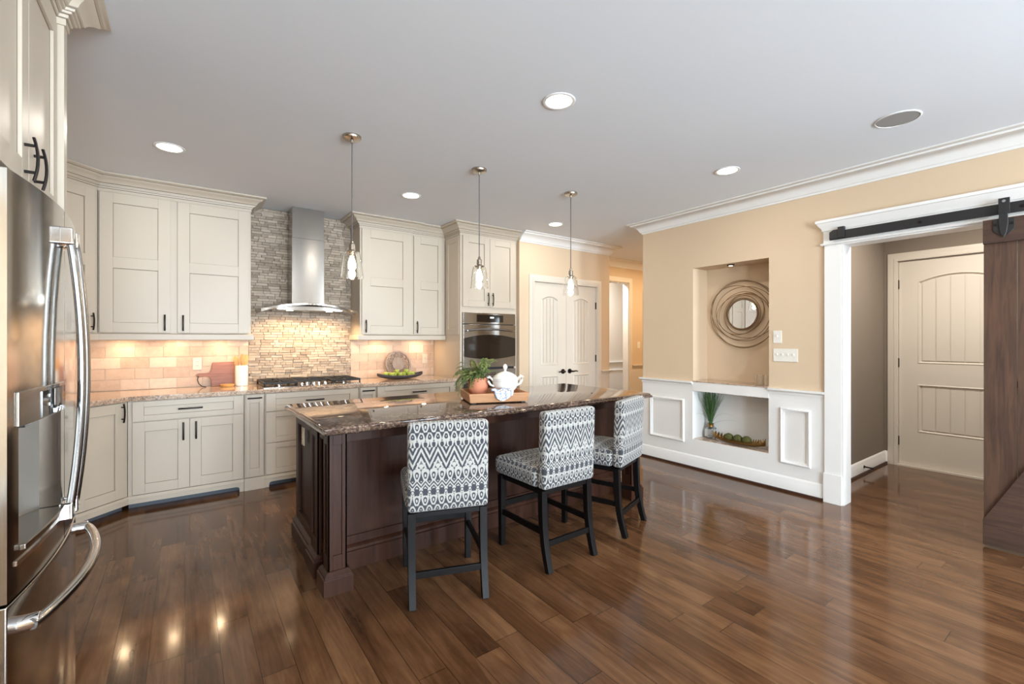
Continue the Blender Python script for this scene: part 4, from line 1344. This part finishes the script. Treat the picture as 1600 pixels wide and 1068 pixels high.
# cutting board lying on its long side against the tile, handle to the left
t = thing('cutting_board', 'brown wooden cutting board with a handle, leaning on the tile wall', 'cutting board', (.31, 5.30, CZ))
out = [(.402, .004), (.402, .228), (.398, .234), (.222, .234), (.216, .228), (.212, .160), (.196, .135), (.160, .128), (.110, .130), (.094, .122), (.088, .110), (.094, .098), (.110, .092), (.160, .098), (.190, .092), (.208, .070), (.212, .004), (.218, 0), (.398, 0)]
m = MB(); le = .030 / .234
vs = [(x, 5.292 + z * le, CZ + .0005 + z) for x, z in out] + [(x, 5.310 + z * le, CZ + .0005 + z) for x, z in out]
n = len(out)
m.add(vs, [tuple(range(n))[::-1], tuple(range(n, 2 * n))] + [(i, (i + 1) % n, n + (i + 1) % n, n + i) for i in range(n)])
m.build('board', m_board, t, bevel=.003)
m = MB().tube([(.104, 5.290, CZ + .108), (.098, 5.276, CZ + .070), (.108, 5.262, CZ + .036), (.135, 5.25, CZ + .008), (.165, 5.245, CZ + .004)], .0042, 8)
m.build('leather_strap', m_iron, t)
o = MB().lathe([(.050, 0), (.056, .006), (.060, .024), (.056, .025), (.052, .008)], 28, (.335, 5.185, CZ)).build('wooden_dish', m_spoon, loc=(.335, 5.185, CZ))
tag(o, 'small round pale wooden dish in front of the cutting board', 'dish')
# carved plate leaning on the tile
t = thing('decorative_plate', 'round openwork carved plate leaning on the tile behind the fruit dish', 'plate', (2.115, 5.28, CZ))
m = MB(); RP = .163
def plate_ring(m, r0, r1, th=.012, n=48):
    prof = [(r0, -th / 2), (r1, -th / 2), (r1, th / 2), (r0, th / 2)]
    vs = []; fs = []
    for r_, y in prof:
        for k in range(n):
            a = 2 * math.pi * k / n; vs.append((r_ * math.cos(a), y, r_ * math.sin(a)))
    for i in range(4):
        j = (i + 1) % 4
        for k in range(n): fs.append((i*n + k, i*n + (k+1) % n, j*n + (k+1) % n, j*n + k))
    m.add(vs, fs)
plate_ring(m, .142, RP, .016); plate_ring(m, .068, .078, .014); m.disc((0, 0, 0), .068, .010, 'y', 40)
for k in range(12):
    a = 2 * math.pi * k / 12
    e = Vector((math.cos(a), 0, math.sin(a))); s_ = Vector((-math.sin(a), 0, math.cos(a)))
    for sg in (-1, 1):
        pts = [e * .076 + s_ * sg * .004, e * .095 + s_ * sg * .018, e * .116 + s_ * sg * .022, e * .132 + s_ * sg * .010, e * .128 + s_ * sg * .001, e * .114 + s_ * sg * .003]
        m.tube(pts, .0052, 6, up=(0, 1, 0))
    m.tube([e * .130 + s_ * .012, e * .146], .006, 6, up=(0, 1, 0)); m.tube([e * .130 - s_ * .012, e * .146], .006, 6, up=(0, 1, 0))
til = R(-11)
mm = Matrix.Rotation(til, 3, 'X')
m.v = [tuple(mm @ Vector(p) + Vector((2.115, 5.300, CZ + RP * math.cos(til) + .0005))) for p in m.v]
m.build('carved_disc', wood('pale_carved_wood', srgb(132, 116, 108), srgb(172, 156, 146), .8), t)
# long dish with green apples
bx, by = 2.055, 5.075
t = thing('fruit_dish', 'long dark boat-shaped dish filled with green apples on the counter', 'dish', (bx, by, CZ), R(3))
m = MB(); vs = []; fs = []; n = 30; K = 14
for i in range(n + 1):
    s = -1 + 2 * i / n
    hw_ = .088 * (1 - abs(s) ** 2.6) ** .6 + .004
    zb_ = .002 + .040 * abs(s) ** 3.2; zr = .038 + .032 * abs(s) ** 2.5
    ring = []
    for k in range(K + 1):
        a = math.pi * k / K
        ring.append((-math.cos(a) * hw_, zr - (zr - zb_) * math.sin(a) ** .5))
    inner = [(y * .90, z + .0055) for y, z in ring[::-1]]
    for y, z in ring + inner: vs.append((s * .285, y, z))
M2 = 2 * (K + 1)
for i in range(n):
    for k in range(M2): fs.append((i*M2 + k, i*M2 + (k+1) % M2, (i+1)*M2 + (k+1) % M2, (i+1)*M2 + k))
fs += [tuple(range(M2))[::-1], tuple(range(n*M2, (n+1)*M2))]
part(MB().add(vs, fs), 'bowl', m_slate, t, angle=50)
AP = [(-.185, -.002, 0), (-.130, .022, 0), (-.125, -.030, 0), (-.072, .004, 0), (-.015, .030, 0), (-.018, -.026, 0), (.042, .006, 0), (.098, .028, 0), (.100, -.028, 0), (.158, .008, 0), (-.045, .002, 1), (.072, -.004, 1)]
names = ['green apple at the left tip of the long dish', 'green apple at the back left of the long dish', 'green apple at the front left of the long dish', 'green apple left of centre in the long dish', 'green apple at the back middle of the long dish', 'green apple at the front middle of the long dish', 'green apple right of centre in the long dish', 'green apple at the back right of the long dish', 'green apple at the front right of the long dish', 'green apple at the right tip of the long dish', 'left of the two green apples on top of the pile', 'right of the two green apples on top of the pile']
for k, ((ax, ay, up), lab) in enumerate(zip(AP, names)):
    rr = .029
    z = .024 + rr * .93 + (.034 if up else 0) + .030 * abs(ax / .285) ** 3
    ca, sa = math.cos(R(3)), math.sin(R(3))
    loc = (bx + ca * ax - sa * ay, by + sa * ax + ca * ay, CZ + z)
    if k == 0:
        ap = thing('green_apple', lab, 'apple', loc, 0, 'green apples in the long dish')
        part(MB().lathe([(.003, -.025), (.013, -.0265), (.024, -.017), (.0295, .0), (.027, .015), (.016, .0245), (.006, .021), (.002, .017)], 18), 'flesh', m_apple, ap)
        part(MB().tube([(0, 0, .017), (.002, 0, .030)], .0014, 6), 'stem', m_soil, ap)
    else: copy_tree(ap, loc, k * 1.3, lab)

# ================================================================ outlets and switches (local: x to the right, front toward -y)
def plate(root, w, h, mat=None):
    return part(MB().box(-w / 2, w / 2, -.006, -.0003, -h / 2, h / 2), 'face_plate', mat or m_plastic, root, bevel=.002)
def outlet(lab, loc, rotz, mat=None, group='wall outlets and switches'):
    r = thing('wall_outlet', lab, 'outlet', loc, rotz)
    p = plate(r, .072, .116, mat)
    for z in (-.020, .020):
        q = part(MB().disc((0, -.0065, z), .0165, .004, 'y', 18), 'socket', mat or m_plastic, p)
        part(MB().box(-.008, -.0055, -.0092, -.0083, z - .003, z + .006).box(.0055, .008, -.0092, -.0083, z - .003, z + .006), 'slot', m_dark, q)
    return r
def switch(lab, loc, rotz, n=1, w=None, mat=None):
    r = thing('light_switch', lab, 'light switch', loc, rotz)
    w = w or (.072 + .046 * (n - 1))
    p = plate(r, w, .116, mat)
    for k in range(n):
        x = (k - (n - 1) / 2) * .046
        part(MB().box(x - .005, x + .005, -.016, -.006, -.002, .014), 'toggle', mat or m_plastic, p, bevel=.001)
    return r
outlet('almond wall outlet on the tile left of the cutting board', (.097, YB - TH_ - .0015, 1.137), 0, m_plastic_tan)
switch('almond light switch on the tile right of the carved plate', (2.489, YB - TH_ - .0015, 1.130), 0, mat=m_plastic_tan)
outlet('wall outlet on the end panel of the dark island', (IX0 - .020, 3.225, .735), R(-90), m_plastic_tan)
switch('single white switch above the wide switch plate right of the niche', (XN, 1.936, 1.397), R(-90))
switch('wide white four-gang switch plate right of the niche', (XN, 1.868, 1.230), R(-90), 4, .205)
switch('white light switch on the amber hall wall', (6.605, YH, 1.275), 0)
outlet('white outlet on the pale wall beyond the hall doorway', (6.41, 6.25, 1.24), 0)
switch('white light switch on the pale wall beyond the hall doorway', (6.55, 6.25, 1.24), 0)

# ================================================================ niche: stone shelf, mirror, lamp, glasses, grass, leaf tray, moss balls
NX = XN + ND
tag(MB().box(XN - .014, NX - .001, NY0 + .001, NY1 - .001, .921, .9325).box(XN + .001, NX - .001, NY0 + .001, NY1 - .001, .906, .9205).build('niche_shelf', m_granite, loc=(4.5, 2.4, .906), bevel=.002),
    'tan granite shelf at the bottom of the upper wall niche', 'shelf')
tag(MB().box(XN + .001, NX - .005, NY0 + .005, NY1 - .005, .3105, .314).build('niche_slab', m_granite, loc=(4.5, 2.4, .3105)),
    'tan granite slab on the floor of the lower wall niche', 'slab')
MY, MZ, MX = 2.385, 1.634, NX - .004
t = thing('wall_mirror', 'round wall mirror with a swirling bronze wire frame in the niche', 'mirror', (MX, MY, MZ))
MB().disc((MX - .022, MY, MZ), .150, .006, 'x', 48).build('mirror_glass', m_mirror, t)
m = MB()
rng = random.Random(3)
def ring(ry, rz, cy, cz, rot, th, xo):
    pts = []
    for k in range(56):
        a = 2 * math.pi * k / 56
        y, z = ry * math.cos(a), rz * math.sin(a)
        pts.append((MX - .020 - xo - .008 * math.sin(2 * a + rot), MY + cy + y * math.cos(rot) - z * math.sin(rot), MZ + cz + y * math.sin(rot) + z * math.cos(rot)))
    m.tube(pts, th, 6, closed=True, up=(1, 0, 0))
ring(.152, .152, 0, 0, 0, .0065, .006); ring(.166, .166, 0, 0, 0, .0036, .004)
for k in range(2): ring(.352, .340 - .008 * k, rng.uniform(-.006, .006), rng.uniform(-.006, .006), k * 1.1, .0036, .004 * k)
for k, (a, b, o_) in enumerate(((.325, .275, .045), (.315, .262, .05), (.275, .235, .04), (.245, .212, .025), (.222, .19, .018), (.20, .178, .010))):
    an = k * 2.15 + .4
    ring(a, b, math.cos(an) * o_ * .7, math.sin(an) * o_ * .7, an * 1.3, .0032, .003 * (k % 4))
m.build('wire_frame', m_champ, t)
r = thing('niche_spotlight', 'small round spotlight in the top of the wall niche', 'spotlight', (XN + .10, 2.43, 2.137))
part(MB().lathe([(.036, -.0003), (.036, -.006), (.028, -.012), (.020, -.010)], 24), 'ring', m_bronze, r)
part(MB().disc((0, 0, -.0125), .018, .004, 'z', 18), 'bulb', m_puck, r)
light('niche_lamp', 'SPOT', (XN + .10, 2.43, 2.11), 1.2, WARM, .02, spot=(R(110), .7))
gl = [(.0375, .000), (.0385, .004), (.0410, .050), (.0420, .100), (.0400, .100), (.0388, .050), (.0360, .010), (.004, .009), (.004, 0)]
for i, (x, y, lab) in enumerate(((XN + .105, 2.150, 'left one of two clear tumblers on the niche shelf'), (XN + .060, 2.072, 'right one of two clear tumblers on the niche shelf'))):
    o = MB().lathe(gl, 28, (x, y, .933), closed=True).build('drinking_glass', m_glass, loc=(x, y, .933))
    tag(o, lab, 'glass', 'tumblers on the niche shelf')
NZ = .3142
gx, gy = XN + .190, 2.700
t = thing('grass_vase', 'tall green grass in a patterned glass vase with gold neck, lower niche', 'plant', (gx, gy, NZ + .0005))
part(MB().lathe([(.050, 0), (.058, .010), (.061, .060), (.056, .105), (.036, .118), (.032, .118), (.050, .100), (.055, .06), (.052, .014), (.004, .010), (.004, 0)], 32, closed=True), 'vase', m_glass_tint, t)
m = MB()
for k in range(36):
    a = 2 * math.pi * k / 36
    for sg in (-1, 1):
        m.tube([(.0602 * math.cos(a + sg * .0), .0602 * math.sin(a), .014), (.0625 * math.cos(a + sg * .30), .0625 * math.sin(a + sg * .30), .055), (.0585 * math.cos(a + sg * .6), .0585 * math.sin(a + sg * .6), .098)], .0011, 4)
part(m, 'lattice', m_porcelain, t)
part(MB().lathe([(.030, .118), (.033, .120), (.030, .150), (.033, .156), (.028, .156), (.026, .120)], 24, closed=True), 'neck', m_gold, t)
rng = random.Random(11); m = MB()
def blade(a, L, lean, curl, w=.0035):
    pts = []; n = 9
    for i in range(n + 1):
        s = i / n
        rr = .008 + lean * s ** 1.4 + curl * s ** 3
        pts.append((math.cos(a) * rr, math.sin(a) * rr, .13 + L * s - curl * .9 * s ** 4))
    pts = [(max(-.20, min(.070, p[0])), max(-.45, min(.082, p[1])), min(p[2], .505)) for p in pts]
    m.tube(pts, [w * (1 - .85 * i / n) + .0003 for i in range(n + 1)], 4, sx=1.3, sy=.5)
for k in range(120): blade(rng.uniform(0, 2 * math.pi), rng.uniform(.30, .41), rng.uniform(.01, .15), rng.uniform(0, .02))
blade(R(-100), .24, .16, .10, .002); blade(R(95), .2, .10, .10, .002); blade(R(120), .25, .09, .09, .002); blade(R(-88), .13, .24, .05, .002); blade(R(140), .2, .1, .08, .002)
part(m, 'grass', m_grass, t, angle=180)
# long serrated metal leaf dish
t = thing('leaf_tray', 'long serrated gold metal leaf dish on the floor of the lower niche', 'tray', (XN + .085, 2.345, NZ + .0005), R(0))
vs = []; fs = []; m = MB(); n = 40
for i in range(n + 1):
    s = -1 + 2 * i / n
    hw_ = .060 * (1 - abs(s) ** 2.4) + .004
    zz = .006 + .040 * abs(s) ** 3
    tooth = .034 if i % 2 else 0.0
    for q, dz in ((-1, .030), (-.55, .006), (0, 0), (.55, .006), (1, .030)):
        vs.append((q * (hw_ + (tooth * .5 if abs(q) == 1 else 0)) , s * .262, zz + dz + (tooth if abs(q) == 1 else 0)))
for i in range(n):
    for k in range(4): fs.append((i*5 + k, i*5 + k + 1, i*5 + 6 + k, i*5 + 5 + k))
o = part(MB().add(vs, fs), 'leaf', m_gold, t, angle=60)
sd = o.modifiers.new('thickness', 'SOLIDIFY'); sd.thickness = .003; sd.offset = 1
o = part(MB().tube([(0, .255, .040), (0, .15, .012), (0, 0, .0075), (0, -.15, .012), (0, -.255, .040)], .0045, 8), 'midrib', m_gold, t)
for k, (y, lab) in enumerate(((2.442, 'left one of three mossy balls in the gold leaf dish'), (2.350, 'middle one of three mossy balls in the gold leaf dish'), (2.262, 'right one of three mossy balls in the gold leaf dish'))):
    bm = bmesh.new(); bmesh.ops.create_icosphere(bm, subdivisions=4, radius=.043)
    rg = random.Random(k)
    for v in bm.verts: v.co *= 1 + rg.uniform(-.035, .035)
    me = bpy.data.meshes.new('moss_ball'); bm.to_mesh(me); bm.free(); me.materials.append(m_moss)
    for p_ in me.polygons: p_.use_smooth = True
    o = bpy.data.objects.new('moss_ball', me); COL.objects.link(o); o.location = (XN + .085, y, NZ + .0610)
    tag(o, lab, 'moss ball', 'moss balls in the leaf dish')

# ================================================================ sliding barn door and its rail
BX = 4.318      # front of the planks
t = thing('barn_door', 'dark stained plank barn door hanging at the right edge of the view', 'barn door', (BX + .02, .05, .012))
BY0, BY1 = -.46, .600
m = MB(); n = 7
for k in range(n):
    a = BY0 + (BY1 - BY0) * k / n
    m.box(BX, BX + .026, a + .0015, a + (BY1 - BY0) / n - .0015, .016, 2.158)
m.build('plank', m_barn, t, bevel=.002)
MB().box(BX - .020, BX - .0005, BY0, BY1, 2.004, 2.160).build('top_rail', m_barn_h, t, bevel=.002)
MB().box(BX - .020, BX - .0005, BY0, BY1, .014, .148).build('bottom_rail', m_barn_h, t, bevel=.002)
m = MB()
A = Vector((BY1, .149)); B_ = Vector((BY0, 2.003)); d = (B_ - A).normalized()
m.prism([(BY1, .149), (BY1, .175), (BY0 + .16, 2.003), (BY0, 2.003), (BY0, 1.97), (BY1 - .16, .149)], BX - .019, BX - .0005, 'x')
m.build('brace', m_barn_h, t, bevel=.002)
RZ0, RZ1, RX = 2.196, 2.266, 4.352
for y in (.505, -.37):
    hg = MB().prism([(y - .020, 2.190), (y + .020, 2.190), (y + .022, 2.120), (y + .014, 2.060), (y + .004, 2.034), (y - .004, 2.034), (y - .014, 2.060), (y - .022, 2.120)], BX - .036, BX - .027, 'x').build('hanger', m_black, t, bevel=.004)
    m = MB().prism([(y - .048, 2.152), (y + .048, 2.152), (y + .048, 2.085), (y + .020, 2.050), (y - .020, 2.050), (y - .048, 2.085)], BX - .0265, BX - .0205, 'x'); m.build('strap_plate', m_black, hg, bevel=.002)
    m = MB().box(BX - .012, BX - .004, y - .026, y + .026, 2.186, 2.292); m.build('strap', m_black, hg, bevel=.002)
    for yy, zz in ((y - .038, 2.120), (y + .038, 2.120)): MB().disc((BX - .029, yy, zz), .0085, .007, 'x', 10).build('bolt', m_bronze, hg)
    MB().disc((BX - .0155, y, 2.270), .009, .007, 'x', 12).build('bolt', m_handle, hg)
    MB().disc((RX - .012, y, 2.2655 + .0165), .016, .016, 'x', 20).build('roller', m_black, hg)
t = thing('barn_door_rail', 'flat black steel sliding rail above the laundry opening', 'rail', (RX, .5, RZ0))
MB().box(RX, RX + .008, -1.0, 1.500, RZ0, RZ1).build('bar', m_black, t, bevel=.0015)
m = MB().box(RX - .012, RX + .020, 1.395, 1.440, RZ0 + .01, RZ1 + .030).prism([(1.440, RZ0 + .006), (1.500, RZ0 + .006), (1.500, RZ1 - .004), (1.470, RZ1 + .012), (1.440, RZ1 + .012)], RX - .010, RX - .0005, 'x'); m.build('end_stop', m_black, t, bevel=.002)
for y in (1.43, .93, .43, -.07, -.57): MB().disc(((RX + .008 + 4.3875) / 2, y, 2.231), .012, 4.3875 - RX - .008 - .0005, 'x', 14).build('spacer', m_black, t)
for y in (1.43, .93, .43): MB().disc((RX - .003, y, 2.231), .011, .006, 'x', 10).build('bolt', m_bronze, t)

# door stop on the laundry baseboard and a floor register
r = thing('door_stop', 'dark spring door stop on the white laundry baseboard', 'door stop', (5.62, LY1 - .016, .075))
MB().disc((5.62, LY1 - .020, .075), .014, .007, 'y', 14).build('mount', m_bronze, r)
MB().tube([(5.62, LY1 - .022, .075), (5.62, LY1 - .085, .073)], .007, 8).build('spring', m_bronze, r)
MB().disc((5.62, LY1 - .092, .073), .009, .014, 'y', 12).build('tip', m_black, r)
